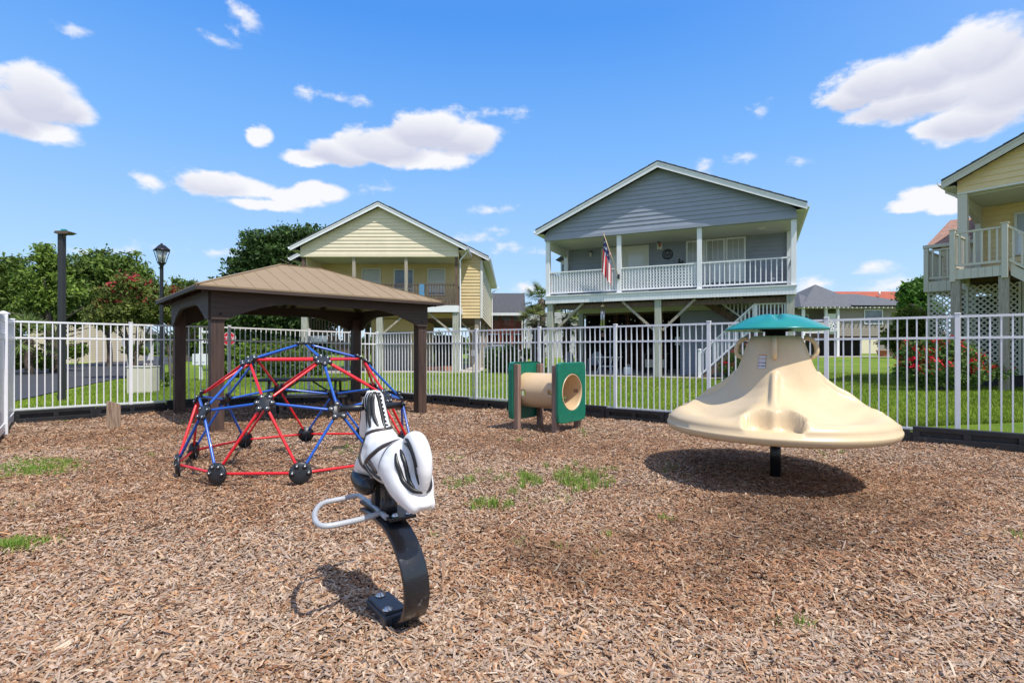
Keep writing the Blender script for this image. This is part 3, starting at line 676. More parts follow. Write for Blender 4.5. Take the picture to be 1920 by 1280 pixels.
# ================================================================ sit and spin bell
sp_ = empty('spinner', (2.845, 5.76, 0), math.atan2(-2.845, -5.76)+PI/2+PI); sp_.rotation_euler = (0, 0, 0)
tag(sp_, 'large beige bell shaped spinner seat with a teal cap on a black pole', 'playground spinner')
front = math.atan2(-5.76, -2.845)+R(-1)
prof = [(.235,1.485),(.265,1.45),(.29,1.38),(.325,1.28),(.362,1.17),(.408,1.07),(.475,.97),(.58,.885),(.72,.81),(.87,.745),(.99,.690),(1.06,.652),(1.088,.630),(1.10,.612)]
pr_r = np.array([p[0] for p in prof]); pr_z = np.array([p[1] for p in prof])
RINGS = np.concatenate([np.linspace(.235,.5,22), np.linspace(.51,1.1,52)]); NT = 288
def adiff(a, b): return (a-b+PI) % (2*PI)-PI
vs = []; 
for r in RINGS:
    for j in range(NT):
        th = 2*PI*j/NT; k4 = adiff(4*(th-front), 0)/4      # angle from nearest main arm
        s = k4*r                                            # lateral metres from the arm
        c4 = .5-.5*math.cos(4*(th-front))                   # 1 between arms
        win = float(sst((r-.27)/.20))*float(1-sst((r-.78)/.28)); c4 = 1-math.exp(-(abs(k4)/R(24))**2.2)
        re = r*(1+.21*c4*win)
        z = float(np.interp(min(re, 1.1), pr_r, pr_z))
        z -= .055*c4*win
        # ridge along each arm
        rw = float(sst((r-.385)/.03))*float(1-sst((r-.66)/.20)); z += .07*math.exp(-(s/.040)**4)*rw*(.55+.45*float(sst((r-.37)/.12)))
        # leg swells either side of the arm out to the rim
        lw = float(sst((r-.62)/.2))*float(1-sst((r-.98)/.12)); z += .042*lw*math.exp(-((abs(s)-.20)/.13)**2)
        # foot well
        r_in = .83+.09*max(0, (abs(s)-.10)/.14)**2+.025*math.exp(-(s/.045)**2)
        well = float(sst((r-r_in)/.035)); wa = 1-float(sst((abs(s)-.235)/.03))
        zf = .578+.03*math.exp(-(s/.045)**2)*max(0, 1-(r-.84)/.12)-.02*(r-.8)
        z = z*(1-well*wa)+zf*well*wa; z += .022*float(sst((r-1.06)/.03))*wa
        rr = r
        vs.append((rr*math.cos(th), rr*math.sin(th), z))
nr = len(RINGS)
# rim and underside
for (r, z) in ((1.104,.598),(1.112,.548),(1.121,.545),(1.123,.530),(1.118,.510),(1.104,.480),(1.07,.466),(.6,.42),(.12,.42)):
    for j in range(NT): th = 2*PI*j/NT; vs.append((r*math.cos(th), r*math.sin(th), z))
fs = [(i*NT+j, i*NT+(j+1) % NT, (i+1)*NT+(j+1) % NT, (i+1)*NT+j) for i in range(nr+8) for j in range(NT)]
fs.append(tuple(range(NT)))
m = MB(); m.smooth = True; m.add(vs, fs); bell = m.build('bell_seat', BEIGE, sp_)
for i in range(4):
    a = front+i*PI/2; d = Vector((math.cos(a), math.sin(a), 0)); pts = []
    for q in range(13):
        t = -.25+q/12*1.5; ph = PI/2-PI*q/12
        pts.append(d*(.27+.115*max(0, math.cos(ph))*1.0)+Vector((0,0,1.36+.105*math.sin(ph)-.0))+d*(.055 if q > 6 else 0)*(q-6)/6)
    m = MB(); m.tube(pts, [.024]*13, 12); m.build('handle', BEIGE, sp_)
m = MB(); m.lathe([(.055,-.05),(.055,.45)], 20); m.build('pole', BLACK, sp_)
m = MB(); m.lathe([(.10,1.48),(.10,1.53),(.17,1.545),(.17,1.553)], 20); m.build('cap_bearing', BLACK, sp_)
m = MB(); m.smooth = True; NT2 = 96; RR = np.linspace(.0, .505, 24); vs = []
for r in RR:
    for j in range(NT2):
        th = 2*PI*j/NT2; k4 = adiff(4*(th-front-R(6)), 0)/4; s = k4*r; z = 1.565+.155*(1-(r/.505)**1.9)
        z -= .030*math.exp(-(s/.030)**2)*float(sst((.42-r)/.2))*float(sst((r-.01)/.05)); z += .010*math.exp(-((abs(s)-.07)/.04)**2)*float(sst((.45-r)/.2))*float(sst(r/.1))
        vs.append((r*math.cos(th), r*math.sin(th), z))
for (r, z) in ((.512,1.558),(.508,1.545),(.49,1.545),(.15,1.56)):
    for j in range(NT2): th = 2*PI*j/NT2; vs.append((r*math.cos(th), r*math.sin(th), z))
fs = [(i*NT2+j, i*NT2+(j+1) % NT2, (i+1)*NT2+(j+1) % NT2, (i+1)*NT2+j) for i in range(27) for j in range(NT2)]
m.add(vs, fs); m.build('cap', TEAL, sp_)
# warning label, wrapped just above the bell surface
bvh = BVHTree.FromObject(bell, bpy.context.evaluated_depsgraph_get())
LW = mat('label_white', (.78,.76,.74), .5); LO = mat('label_orange', (.65,.22,.02), .5); LR = mat('label_red', (.45,.03,.02), .5); LG = mat('label_grey', (.5,.5,.53), .5); LK = mat('label_black', (.03,.02,.02), .5)
def lab_pt(u, v):    # u 0..1 across, v 0..1 down
    a = front-R(21)+(u-.5)*R(14); z = 1.285-.14*v; dirv = Vector((-math.cos(a), -math.sin(a), 0)); o_ = Vector((math.cos(a)*2, math.sin(a)*2, z))
    h = bvh.ray_cast(o_, dirv); return h[0]-dirv*.0025 if h[0] else o_
m = MB()
def lrect(u0, u1, v0, v1, mi, lift=0):
    m.mi = mi; n = 6; vs = []; 
    for i in range(n+1):
        for v in (v0, v1):
            p = lab_pt(u0+(u1-u0)*i/n, v); q = Vector((p.x, p.y, 0)).normalized(); vs.append(p+q*lift)
    m.add(vs, [(2*i, 2*i+1, 2*i+3, 2*i+2) for i in range(n)])
lrect(0, 1, 0, 1, 4)
for v0, v1, hc in ((0,.06,1),(.25,.30,1),(.55,.60,2),(.79,.83,2)):
    lrect(.01, .99, v0, v1, hc, .0008)
for v0, v1 in ((.065,.24),(.31,.54),(.61,.78),(.84,.98)):
    lrect(.04, .96, v0, v1, 0, .0012); lrect(.42, .90, v0+.03, (v0+v1)/2, 3, .0018); lrect(.08, .34, v0+.03, v1-.04, 3, .0018); lrect(.42, .84, (v0+v1)/2+.02, v1-.035, 3, .0018)
m.build('warning_label', [LW, LO, LR, LG, LK], sp_)
# ================================================================ horse spring rider
HB = Vector((-.615, 2.62, 0)); fwd = Vector((-.6, .8, 0)); rgt = Vector((.8, .6, 0)); hang = math.atan2(.6, .8)   # local x = right, y = forward
hr = empty('spring_horse', HB, hang); tag(hr, 'white and black toy horse on a curved black spring with a grey foot rail', 'spring rider')
# ground clamp
m = MB(); m.box(-.064, .064, -.125, .115, -.02, .085, bev=.012); m.box(-.056, .056, -.105, .105, .086, .098, bev=.004); m.build('ground_clamp', mat('clamp_paint', (.045,.05,.06), .35, var=.3, vs=9), hr)
m = MB(); 
for x, y in ((0,.08),(-.032,-.08)): m.lathe([(.022,.0),(.026,.005),(.014,.008),(.012,.014),(0,.015)], 14, (x, y, .098))
m.build('bolt', STEEL, hr)
m = MB(); m.box(-.066,-.05,-.135,-.126,-.03,.075,bev=.002); m.box(-.03,.045,-.16,-.127,.03,.07,bev=.01); m.build('clamp_lip', BLACKPL, hr)
# the curved band: from the clamp back and up to the plate
path = [(.05,.045),(-.02,.045),(-.09,.05),(-.16,.068),(-.22,.105),(-.262,.16),(-.283,.225),(-.285,.29),(-.268,.352),(-.236,.405),(-.19,.452),(-.135,.484),(-.08,.502),(.0,.511),(.2,.511)]
w2, tk = .062, .011; vs = []; 
for i, (y, z) in enumerate(path):
    a = Vector(path[max(i-1,0)]); b = Vector(path[min(i+1,len(path)-1)]); t = (b-a).normalized(); nn = Vector((-t.y, t.x))
    sh_ = .035*(1-min(1, max(0, (z-.05)/.42)))
    for xx in (-w2, w2):
        for k in (-1, 1): vs.append((xx+sh_, y+nn.x*tk*k, z+nn.y*tk*k))
fs = []
for i in range(len(path)-1):
    a = i*4; b = a+4; fs += [(a,b,b+1,a+1),(a+2,a+3,b+3,b+2),(a,a+2,b+2,b),(a+1,b+1,b+3,a+3)]
fs += [(0,1,3,2), tuple(len(path)*4-4+q for q in (0,2,3,1))]
m = MB(); m.add(vs, fs); o = m.build('spring_band', SPRING, hr)
for p in o.data.polygons: p.use_smooth = True
bv = o.modifiers.new('b', 'BEVEL'); bv.width = .004; bv.segments = 2; bv.limit_method = 'ANGLE'; ss = o.modifiers.new('s', 'EDGE_SPLIT'); ss.split_angle = R(50)
# top plate, foot rail
zp = .53
m = MB(); m.box(-.036, .098, -.125, .27, zp-.006, zp+.010, bev=.003); m.build('mount_plate', BLACK, hr)
m = MB()
for x, y in ((.0,-.095),(.068,-.095),(.0,.20),(.068,.20)): m.lathe([(.016,0),(.018,.004),(.011,.008),(.011,.014),(0,.015)], 12, (x, y, zp+.010))
m.build('bolt', STEEL, hr)
def w2l(p): q = Vector(p)-HB; return Vector((q.dot(rgt), q.dot(fwd), q.z))
fp = [w2l(onz(px, py, .536)) for px, py in ((725,970),(714,961),(700,949),(680,933),(672,929),(662,930),(645,934),(624,938),(606,943),(595,952),(590,965),(593,978),(603,985),(620,985),(650,979),(680,972),(712,962))]
def smooth_pts(P, n=6):
    out = []
    for i in range(len(P)-1):
        p0 = P[max(i-1,0)]; p1 = P[i]; p2 = P[i+1]; p3 = P[min(i+2,len(P)-1)]
        for q in range(n):
            t = q/n; out.append(.5*((2*p1)+(-p0+p2)*t+(2*p0-5*p1+4*p2-p3)*t*t+(-p0+3*p1-3*p2+p3)*t*t*t))
    out.append(P[-1]); return out
m = MB(); m.tube(smooth_pts(fp), .0135, 14); m.build('foot_rail', GREYP, hr)
m = MB(); m.box(-.022,.04,-.03,.03,zp+.01,.74,bev=.006); m.box(-.02,.04,.10,.15,zp+.01,.72,bev=.006); m.lathe([(.042,-.0),(.042,.04),(.03,.08)], 16, (.01,.0,zp+.01)); m.build('body_mount', BLACKPL, hr)
# body: overlapping rounded volumes fused into one skin
import mathutils
bm = bmesh.new()
OFF = Vector((0, 0, 0))
def ell(c_, r_, rot=None, seg=24):
    M_ = Matrix.Translation(Vector(c_)+OFF) @ (rot.to_matrix().to_4x4() if rot else Matrix.Identity(4)) @ Matrix.Diagonal((r_[0], r_[1], r_[2], 1))
    bmesh.ops.create_uvsphere(bm, u_segments=seg, v_segments=seg//2, radius=1, matrix=M_)
def chain(pts, rs, step=.012, wx=1.0):
    P = smooth_pts([Vector(p) for p in pts], 8); Rr = []; 
    for i in range(len(rs)-1):
        for q in range(8): Rr.append(rs[i]+(rs[i+1]-rs[i])*q/8)
    Rr.append(rs[-1])
    for p, r in zip(P, Rr): ell(p, (r*wx, r, r), seg=14)
ell((0,-.04,.800), (.102,.23,.120)); ell((0,-.20,.80), (.106,.135,.122)); ell((0,.075,.80), (.096,.12,.118)); ell((0,.14,.775), (.08,.09,.095))
chain([(0,.055,.85),(0,.098,.93),(0,.135,1.03),(0,.15,1.078)], [.100,.066,.056,.048], wx=.92)       # neck and crest
chain([(0,.15,1.08),(0,.195,1.05),(0,.245,.97),(0,.275,.90)], [.050,.054,.042,.033])                # head dropping forward
ell((0,.28,.895),(.032,.038,.034))
for s in (-1, 1):
    chain([(s*.028,.16,1.098),(s*.030,.17,1.122)], [.018,.008])
    chain([(s*.048,-.20,.79),(s*.050,-.27,.725),(s*.040,-.33,.675),(s*.038,-.37,.655)], [.090,.068,.046,.032], wx=.8)   # haunch tapering into the narrow foot block
    chain([(s*.045,.10,.77),(s*.056,.15,.75),(s*.060,.17,.72),(s*.065,.15,.70)], [.066,.050,.040,.030])        # bent foreleg
ell((0,-.335,.665),(.064,.085,.034)); ell((0,-.29,.715),(.075,.10,.075)); ell((0,-.365,.66),(.066,.045,.030))
chain([(0,-.235,.885),(0,-.275,.922),(0,-.330,.925),(0,-.378,.875),(0,-.395,.81),(0,-.385,.735)], [.034,.043,.047,.045,.040,.026], wx=.9)  # tail
me = bpy.data.meshes.new('horse_body'); bm.to_mesh(me); bm.free(); me.materials.append(HORSE)
hb = bpy.data.objects.new('horse_body', me); C.objects.link(hb); hb.parent = hr
rm = hb.modifiers.new('fuse', 'REMESH'); rm.mode = 'VOXEL'; rm.voxel_size = .0065; rm.use_smooth_shade = True
sm = hb.modifiers.new('soft', 'SMOOTH'); sm.factor = .6; sm.iterations = 16
dg = bpy.context.evaluated_depsgraph_get(); dg.update(); ev = hb.evaluated_get(dg); me2 = bpy.data.meshes.new_from_object(ev); hb.modifiers.clear(); hb.data = me2; me2.materials.clear(); me2.materials.append(HORSE)
for p in me2.polygons: p.use_smooth = True
hbv = BVHTree.FromPolygons([v.co.copy() for v in me2.vertices], [tuple(p.vertices) for p in me2.polygons])
def onskin(p):
    h = hbv.find_nearest(Vector(p)+OFF); return h[0], h[1]
def paint(name, lines, mt, parent=hb):
    m = MB()
    for pts, r in lines:
        P = smooth_pts([Vector(p) for p in pts], 7); Q = []
        for p in P:
            c_, n_ = onskin(p)
            Q.append(c_-n_*.0035)
        rr = r if isinstance(r, (list, tuple)) else None
        k = len(Q)
        rad = [ (r if rr is None else rr[0]+(rr[1]-rr[0])*abs(2*i/(k-1)-1)) for i in range(k)]
        rad = [max(.0025, 1.3*q*(.55+.45*min(1, 5*min(i, k-1-i)/k))) for i, q in enumerate(rad)]
        m.tube(Q, rad, 8)
    return m.build(name, mt, parent)
# mane: dark parting line with teeth, strands on the near side
ml = [([(-.012,.12,1.13),(.0,.10,1.10),(.004,.080,1.05),(.006,.052,.99),(.002,.028,.945)], .0085)]
for i in range(9):
    t = i/8; z = 1.118-.16*t; f = .108-.072*t; ml.append(([(.001, f, z), (.024+.006*t, f+.004, z+.004)], .0062))
for a_, r in ((((-.016,.125,1.128),(-.034,.10,1.07),(-.040,.075,1.01),(-.026,.042,.955)), .0085), (((-.026,.135,1.122),(-.050,.12,1.06),(-.060,.10,1.0),(-.058,.075,.95)), .0095), (((-.03,.15,1.12),(-.058,.15,1.06),(-.068,.135,1.0),(-.072,.115,.945)), .0065),
             (((-.028,.12,1.09),(-.042,.105,1.04),(-.046,.085,.985)), .0045), (((-.045,.175,1.10),(-.056,.175,1.05),(-.064,.165,1.0)), .0055),
             (((.03,.14,1.10),(.05,.12,1.03),(.062,.11,.96)), .007), (((.038,.18,1.08),(.056,.17,1.02),(.064,.15,.95)), .006)):
    ml.append((list(a_), r))
for i, l_ in enumerate(ml): paint('mane_stroke', [l_], HBLACK)
tl_ = []
for s in (-1, 1):
    tl_ += [([(s*.028,-.275,.935),(s*.044,-.32,.930),(s*.050,-.365,.885),(s*.045,-.395,.83)], .0075),
            ([(s*.036,-.270,.915),(s*.052,-.315,.905),(s*.057,-.352,.865),(s*.052,-.378,.80),(s*.030,-.395,.755)], .0090),
            ([(s*.050,-.262,.890),(s*.062,-.298,.872),(s*.064,-.335,.83),(s*.060,-.355,.775),(s*.040,-.375,.74)], .0080),
            ([(s*.060,-.252,.865),(s*.070,-.285,.82),(s*.066,-.325,.765),(s*.040,-.365,.728),(s*.005,-.388,.722)], .0095)]
for l_ in tl_: paint('tail_stroke', [l_], HBLACK)
# bridle, breast collar and saddle straps
st = [([(.06,.11,.94),(.045,.045,.945),(0,.02,.94),(-.045,.045,.93),(-.07,.10,.915),(-.075,.16,.91)], .008)]
for s in (-1, 1):
    st += [([(s*.070,.11,.92),(s*.085,.12,.86),(s*.086,.10,.80),(s*.085,.05,.755),(s*.08,-.01,.725)], .009),
           ([(s*.012,-.165,.925),(s*.055,-.13,.90),(s*.083,-.07,.85),(s*.088,.0,.805),(s*.088,.05,.78)], .0105),
           ([(s*.088,.04,.785),(s*.09,-.04,.755),(s*.086,-.12,.725),(s*.088,-.20,.70),(s*.09,-.28,.67)], .0085),
           ([(s*.086,-.02,.80),(s*.09,-.06,.79),(s*.09,-.10,.76)], .012),
           ([(s*.07,.25,.755),(s*.086,.235,.735),(s*.088,.20,.715)], .0055),
           ([(s*.045,.18,1.06),(s*.050,.22,1.02),(s*.045,.26,.95)], .005)]
for l_ in st: paint('strap', [l_], HSTRAP)
for s in (-1, 1): paint('saddle_edge', [([(s*.03,-.19,.93),(s*.078,-.165,.88),(s*.098,-.15,.83),(s*.098,-.14,.77),(s*.088,-.12,.73)], .0048)], HBLACK)
m = MB(); m.smooth = True
for s in (-1, 1):
    m.tube(smooth_pts([Vector((s*.08,.205,.70)), Vector((s*.08,.16,.685)), Vector((s*.08,.09,.665)), Vector((s*.078,.03,.668)), Vector((s*.075,.0,.675))], 3), [.026,.030,.036,.040,.043,.045,.045,.044,.042,.038,.030,.020,.008], 16)
m.build('hoof', BLACK, hb)
m = MB(); za = 1.037; m.tube([(-.165,.195,za),(-.05,.195,za),(.05,.195,za),(.165,.195,za)], .0165, 14); m.tube([(-.167,.195,za),(-.172,.195,za)], .0195, 14); m.tube([(.167,.195,za),(.172,.195,za)], .0195, 14); m.build('handlebar', BLACK, hr)
# ================================================================ house helpers
LAP = .165
def siding(m, z0, z1, fn, y=0.0, out=-1):
    """horizontal lap siding on a wall facing local -y (out=-1); fn(z) -> (xa, xb)"""
    z = z0
    while z < z1-.01:
        zt = min(z+LAP, z1); a0, b0 = fn(z); a1, b1 = fn(zt)
        if b0-a0 > .02:
            yo = y+out*.026
            m.add([(a0,yo,z),(b0,yo,z),(b1,y,zt),(a1,y,zt),(a0,y,z),(b0,y,z)], [(0,1,2,3),(0,4,5,1)])
        z = zt
def ST(T, f):
    m = MB(T); f(m); return m
def rect_fn(a, b): return lambda z: (a, b)
def gable_fn(cx_, hw, z0, zap): return lambda z: (cx_-hw*max(0, (zap-z)/(zap-z0)), cx_+hw*max(0, (zap-z)/(zap-z0)))
def window(parent, x, z, w, h, y, frame=TRIM, kind='blind', T=None, sash=True, lites=0):
    m = MB(T); f = .07
    m.box(x-w/2-f, x+w/2+f, y-.045, y-.0, z+h, z+h+f, bev=.006); m.box(x-w/2-f, x+w/2+f, y-.055, y, z-f, z, bev=.006)
    for s in (-1, 1): m.box(x+s*(w/2+f/2)-f/2, x+s*(w/2+f/2)+f/2, y-.045, y, z+.001, z+h-.001)
    if sash: m.box(x-w/2, x+w/2, y-.035, y-.005, z+h*.5-.02, z+h*.5+.02)
    for i in range(1, lites+1): m.box(x-w/2+w*i/(lites+1)-.008, x-w/2+w*i/(lites+1)+.008, y-.03, y-.008, z+h*.52+.003, z+h-.003)
    fr = m.build('window', frame, parent)
    m = MB(T)
    if kind == 'blind':
        m.mi = 0; n = int(h*.95/.055)
        for i in range(n): zz = z+h-.03-i*.055; m.add([(x-w/2+.01,y-.018,zz-.035),(x+w/2-.01,y-.018,zz-.035),(x+w/2-.01,y-.008,zz+.012),(x-w/2+.01,y-.008,zz+.012)], [(0,1,2,3)])
        m.mi = 1; m.box(x-w/2, x+w/2, y-.006, y-.002, z, z+h)
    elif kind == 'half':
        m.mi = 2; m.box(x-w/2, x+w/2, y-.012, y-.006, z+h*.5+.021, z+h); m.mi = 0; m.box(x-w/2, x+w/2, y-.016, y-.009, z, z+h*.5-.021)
    else:
        m.mi = 1; m.box(x-w/2, x+w/2, y-.014, y-.004, z, z+h)
    m.build('pane', [BLIND, GLASSW, BLINDG], fr)
    return fr
def roof_gable(parent, cx_, hw, ze_, zap, y0, y1, m_sh, m_fa, th=.14, fas=.20, T=None):
    """two slopes; ze_ at half width hw, apex zap; y0 front, y1 back"""
    sl = (zap-ze_)/hw
    m = MB(T)
    for s in (-1, 1):
        a = (cx_+s*hw, ze_+th*.5); b = (cx_, zap+th*.5); c_ = (cx_, zap+th*.5-.045); d = (cx_+s*hw, ze_+th*.5-.045)
        n = 14; 
        # shingle courses as shallow steps
        for i in range(n):
            t0, t1 = i/n, (i+1)/n; x0, z0_ = a[0]+(b[0]-a[0])*t0, a[1]+(b[1]-a[1])*t0; x1, z1_ = a[0]+(b[0]-a[0])*t1, a[1]+(b[1]-a[1])*t1
            m.add([(x0,y0-.03,z0_+.012),(x1,y0-.03,z1_),(x1,y1+.03,z1_),(x0,y1+.03,z0_+.012),(x0,y0-.03,z0_-.04),(x1,y0-.03,z1_-.04),(x1,y1+.03,z1_-.04),(x0,y1+.03,z0_-.04)], [(0,1,2,3),(7,6,5,4),(0,4,5,1),(3,2,6,7),(0,3,7,4),(1,5,6,2)])
    rf = m.build('roof', m_sh, parent)
    for y in (y0, y1):
        m = MB(T)
        for s in (-1, 1):
            x0, x1 = cx_+s*hw, cx_; dy = .03 if y == y0 else -.03
            top0, top1 = ze_+th*.5-.045, zap+th*.5-.045
            vs = [(x0,y,top0-fas),(x0,y,top0),(x1,y,top1),(x1,y,top1-fas*1.05)]; vs += [(p[0],p[1]+dy,p[2]) for p in vs]
            m.add(vs, [(0,1,2,3),(7,6,5,4),(0,4,5,1),(1,5,6,2),(2,6,7,3),(3,7,4,0)])
            dy2 = -.018 if y == y0 else .018
            vs = [(x0,y,top0-.06),(x0,y,top0-.002),(x1,y,top1-.002),(x1,y,top1-.06)]; vs += [(p[0],p[1]+dy2,p[2]) for p in vs]
            m.add(vs, [(0,1,2,3),(7,6,5,4),(0,4,5,1),(1,5,6,2),(2,6,7,3),(3,7,4,0)])
        m.build('rake_board', m_fa, parent)
    return rf
def soffit_gutter(parent, cx_, hw, wall_hw, ze_, y0, y1, m_so, m_gu, T=None, sl=.45, down=(True, True), skip=()):
    for s in (-1, 1):
        m = MB(T)
        m.add([(cx_+s*wall_hw, y0+.03, ze_-.15),(cx_+s*(hw-.02), y0+.03, ze_-.15),(cx_+s*(hw-.02), y1-.03, ze_-.15),(cx_+s*wall_hw, y1-.03, ze_-.15)], [(0,1,2,3)])
        m.add([(cx_+s*(hw-.02), y0+.03, ze_-.15),(cx_+s*(hw-.02), y1-.03, ze_-.15),(cx_+s*(hw-.02), y1-.03, ze_+.02),(cx_+s*(hw-.02), y0+.03, ze_+.02)], [(0,1,2,3)])
        m.build('soffit', m_so, parent)
    for s in (-1, 1):
        m = MB(T); x = cx_+s*(hw+.045)
        pr = [(x-s*.06, ze_-.10),(x+s*.02, ze_-.10),(x+s*.06, ze_+.0),(x+s*.06, ze_+.015),(x+s*.045, ze_+.015),(x+s*.01, ze_-.08),(x-s*.05, ze_-.08),(x-s*.05, ze_+.02),(x-s*.06, ze_+.02)]
        m.prism(pr, y0+.0, y1, 'y'); m.build('gutter', m_gu, parent)
def railing(parent, a, b, z0, h, m_r, n=None, name='railing', T=None, bw=.035, lat=False, posts=False, gapb=.09, rail=.07):
    a = Vector(a); b = Vector(b); m = MB(T); L_ = (Vector((b.x,b.y,0))-Vector((a.x,a.y,0))).length; up = Vector((0,0,1))
    n = n or max(2, int(L_/.125))
    m.bar(a+up*(h-.02), b+up*(h-.02), rail*1.2, .045); m.bar(a+up*gapb, b+up*gapb, rail*.7, .055)
    for i in range(n):
        p = a.lerp(b, (i+.5)/n); m.bar(p+up*(gapb+.028), p+up*(h-.043), bw, bw, up=(b-a).cross(up))
    o = m.build(name, m_r, parent)
    if lat:
        m = MB(T); d = (b-a).normalized(); nrm = d.cross(up); off_ = nrm*-.03; H = h-.06-gapb-.03; zb = gapb+.03; st = .115
        lattice(m, a+off_, d, L_, zb, zb+H, st, .028, .006, nrm)
        m.build('lattice', m_r, parent)
    return o
def lattice(m, o_, d, L_, z0, z1, st, w, t, nrm):
    H = z1-z0; up = Vector((0,0,1)); k = -H
    while k < L_:
        for s in (0, 1):
            x0, x1 = max(k, 0), min(k+H, L_)
            if x1-x0 < .02: continue
            if s == 0: za, zb = z0+(x0-k), z0+(x1-k)
            else: za, zb = z1-(x0-k), z1-(x1-k)
            m.bar(o_+d*x0+up*za+nrm*(t if s else 0), o_+d*x1+up*zb+nrm*(t if s else 0), w, t*.9, up=nrm)
        k += st
def downspout(parent, x, y, z0, z1, mt, T=None, hw=.35, s=1):
    m = MB(T); m.tube([(x+s*hw,y,z1),(x+s*hw,y,z1-.12),(x+s*.05,y,z1-.38),(x,y,z1-.5),(x,y,z0+.1),(x+s*.12,y-.05,z0)], .035, 8); return m.build('downspout', mt, parent)

# ================================================================ grey-blue raised house
BH = empty('blue_house', (1.45, 22.0, gz(4, 21)), R(-24.85)); G = BH.location.z
tag(BH, 'grey blue raised beach house with a white railed porch and open carport below', 'house')
Wd, PD, DEP = 9.03, 2.4, 12.5; zf, zb_, zc_, zE, zA = 3.57-G, 3.25-G, 5.95-G, 6.20-G, 8.30-G
HWR = Wd/2+.36; sl = (zA-zE)/HWR; cxh = Wd/2
m = MB(); apz = zA-.13; basez = zc_; 
hwg = (apz-basez)/sl
siding(m, zc_-.0, apz, lambda z: (max(-.06, cxh-(apz-z)/sl), min(Wd+.06, cxh+(apz-z)/sl)), y=-.06)
m.build('gable', BLUESID, BH)
m = MB(); m.box(-.08, Wd+.08, -.10, .10, zc_-.13, zc_, bev=.005); m.build('porch_beam', BLUESID, BH)
roof_gable(BH, cxh, HWR, zE, zA, -.38, DEP+.3, SHINGLE, WHITE, fas=.20); soffit_gutter(BH, cxh, HWR, Wd/2+.04, zE, -.38, DEP+.3, SOFFIT, WHITE)
m = MB(); m.box(0, Wd, .101, PD-.001, zc_-.10, zc_-.06); m.box(.10, .0, .1, PD, zc_-.45, zc_-.1); m.build('porch_ceiling', SOFFIT, BH)
m = MB(); siding(m, zf, zc_-.1, rect_fn(0, Wd), y=PD); m.build('porch_wall', BLUESID, BH)
for sx_, x in ((-1, 0), (1, Wd)):
    m = MB(Matrix.Translation((x,0,0)) @ Matrix.Rotation(PI/2*sx_, 4, 'Z'))
    a_, b_ = (-(DEP), -(PD)) if sx_ < 0 else (PD, DEP)
    siding(m, zb_, zc_+.1, rect_fn(a_, b_), y=0); m.build('side_wall', BLUESID, BH)
m = MB(); siding(m, zb_, apz, lambda z: (max(0, cxh-(apz-z)/sl), min(Wd, cxh+(apz-z)/sl)), y=DEP, out=1); m.build('rear_wall', BLUESID, BH)
m = MB(); m.box(.02, Wd-.02, .02, DEP-.02, zb_-.0+.12, zf-.02); m.build('deck_floor', WOODB, BH)
# band of narrow vertical grooves under the porch rail
m = MB(); 
for (x0, x1, y0, y1) in ((-.06, Wd+.06, -.06, 0),): 
    n = 82
    for i in range(n):
        a = x0+(x1-x0)*i/n; b = x0+(x1-x0)*(i+1)/n; m.box(a+.006, b-.006, y0-.012, y0, zb_, zf-.045)
    m.box(x0, x1, y0, y0+.03, zb_, zf-.045); m.box(x0-.02, x1+.02, y0-.05, .1, zf-.04, zf)
m.box(Wd+.03, Wd+.06, .0, PD, zb_, zf-.045); m.box(-.06, -.03, .0, PD, zb_, zf-.045)
m.build('deck_band', WHITE, BH)
PX = (.02, 2.98, 5.95, Wd-.02)
m = MB(); m.lathe([(.0,-.16),(.10,-.15),(.16,-.10),(.17,-.001)], 16, (Wd-1.0, 1.2, zc_)); m.build('ceiling_light', TRIM, BH)
for i, x in enumerate(PX):
    m = MB(); m.box(x-.085, x+.085, .0, .17, zf, zc_-.13, bev=.008); m.box(x-.1, x+.1, -.015, .185, zf, zf+.02) ; m.build('porch_post', WHITE, BH)
for x in (.05, Wd-.05):
    m = MB(); m.box(x-.09, x+.09, PD-.2, PD-.02, zf, zc_-.1); m.build('pilaster', WHITE, BH)
for i in range(3):
    railing(BH, (PX[i]+.10, .09, zf), (PX[i+1]-.10, .09, zf), 0, .98, WHITE, n=24 if i < 2 else 17, lat=(i < 2), gapb=.12)
railing(BH, (Wd-.05, .2, zf), (Wd-.05, PD-.2, zf), 0, .98, WHITE, gapb=.12); railing(BH, (.05, .2, zf), (.05, PD-.2, zf), 0, .98, WHITE, gapb=.12)
# doors and windows behind the porch
m = MB()
def fr_rect(m, x0, x1, z0, z1, y, w=.09):
    m.box(x0, x1, y-.05, y-.02, z1-w, z1); m.box(x0, x0+w, y-.05, y-.02, z0, z1-w-.001); m.box(x1-w, x1, y-.05, y-.02, z0, z1-w-.001)
def lx(px, y=PD):      # local x on the plane y=const that is seen at image column px
    k = (px-960)/1000.0; c_, s_ = math.cos(R(-24.85)), math.sin(R(-24.85)); return (k*(22.0+y*c_)-(1.45-y*s_))/(c_-k*s_)
def lz(px, py, y=PD):
    x = lx(px, y); Yw = 22.0+x*math.sin(R(-24.85))+y*math.cos(R(-24.85)); return EYE+(657-py)/1000.0*Yw-G
xd0, xd1 = lx(1128), lx(1217); zt_ = lz(1217, 459)
fr_rect(m, xd0, xd1, zf, zt_, PD); m.box((xd0+xd1)/2-.05, (xd0+xd1)/2+.05, PD-.05, PD-.02, zf, zt_-.091); dr = m.build('patio_door', TRIM, BH)
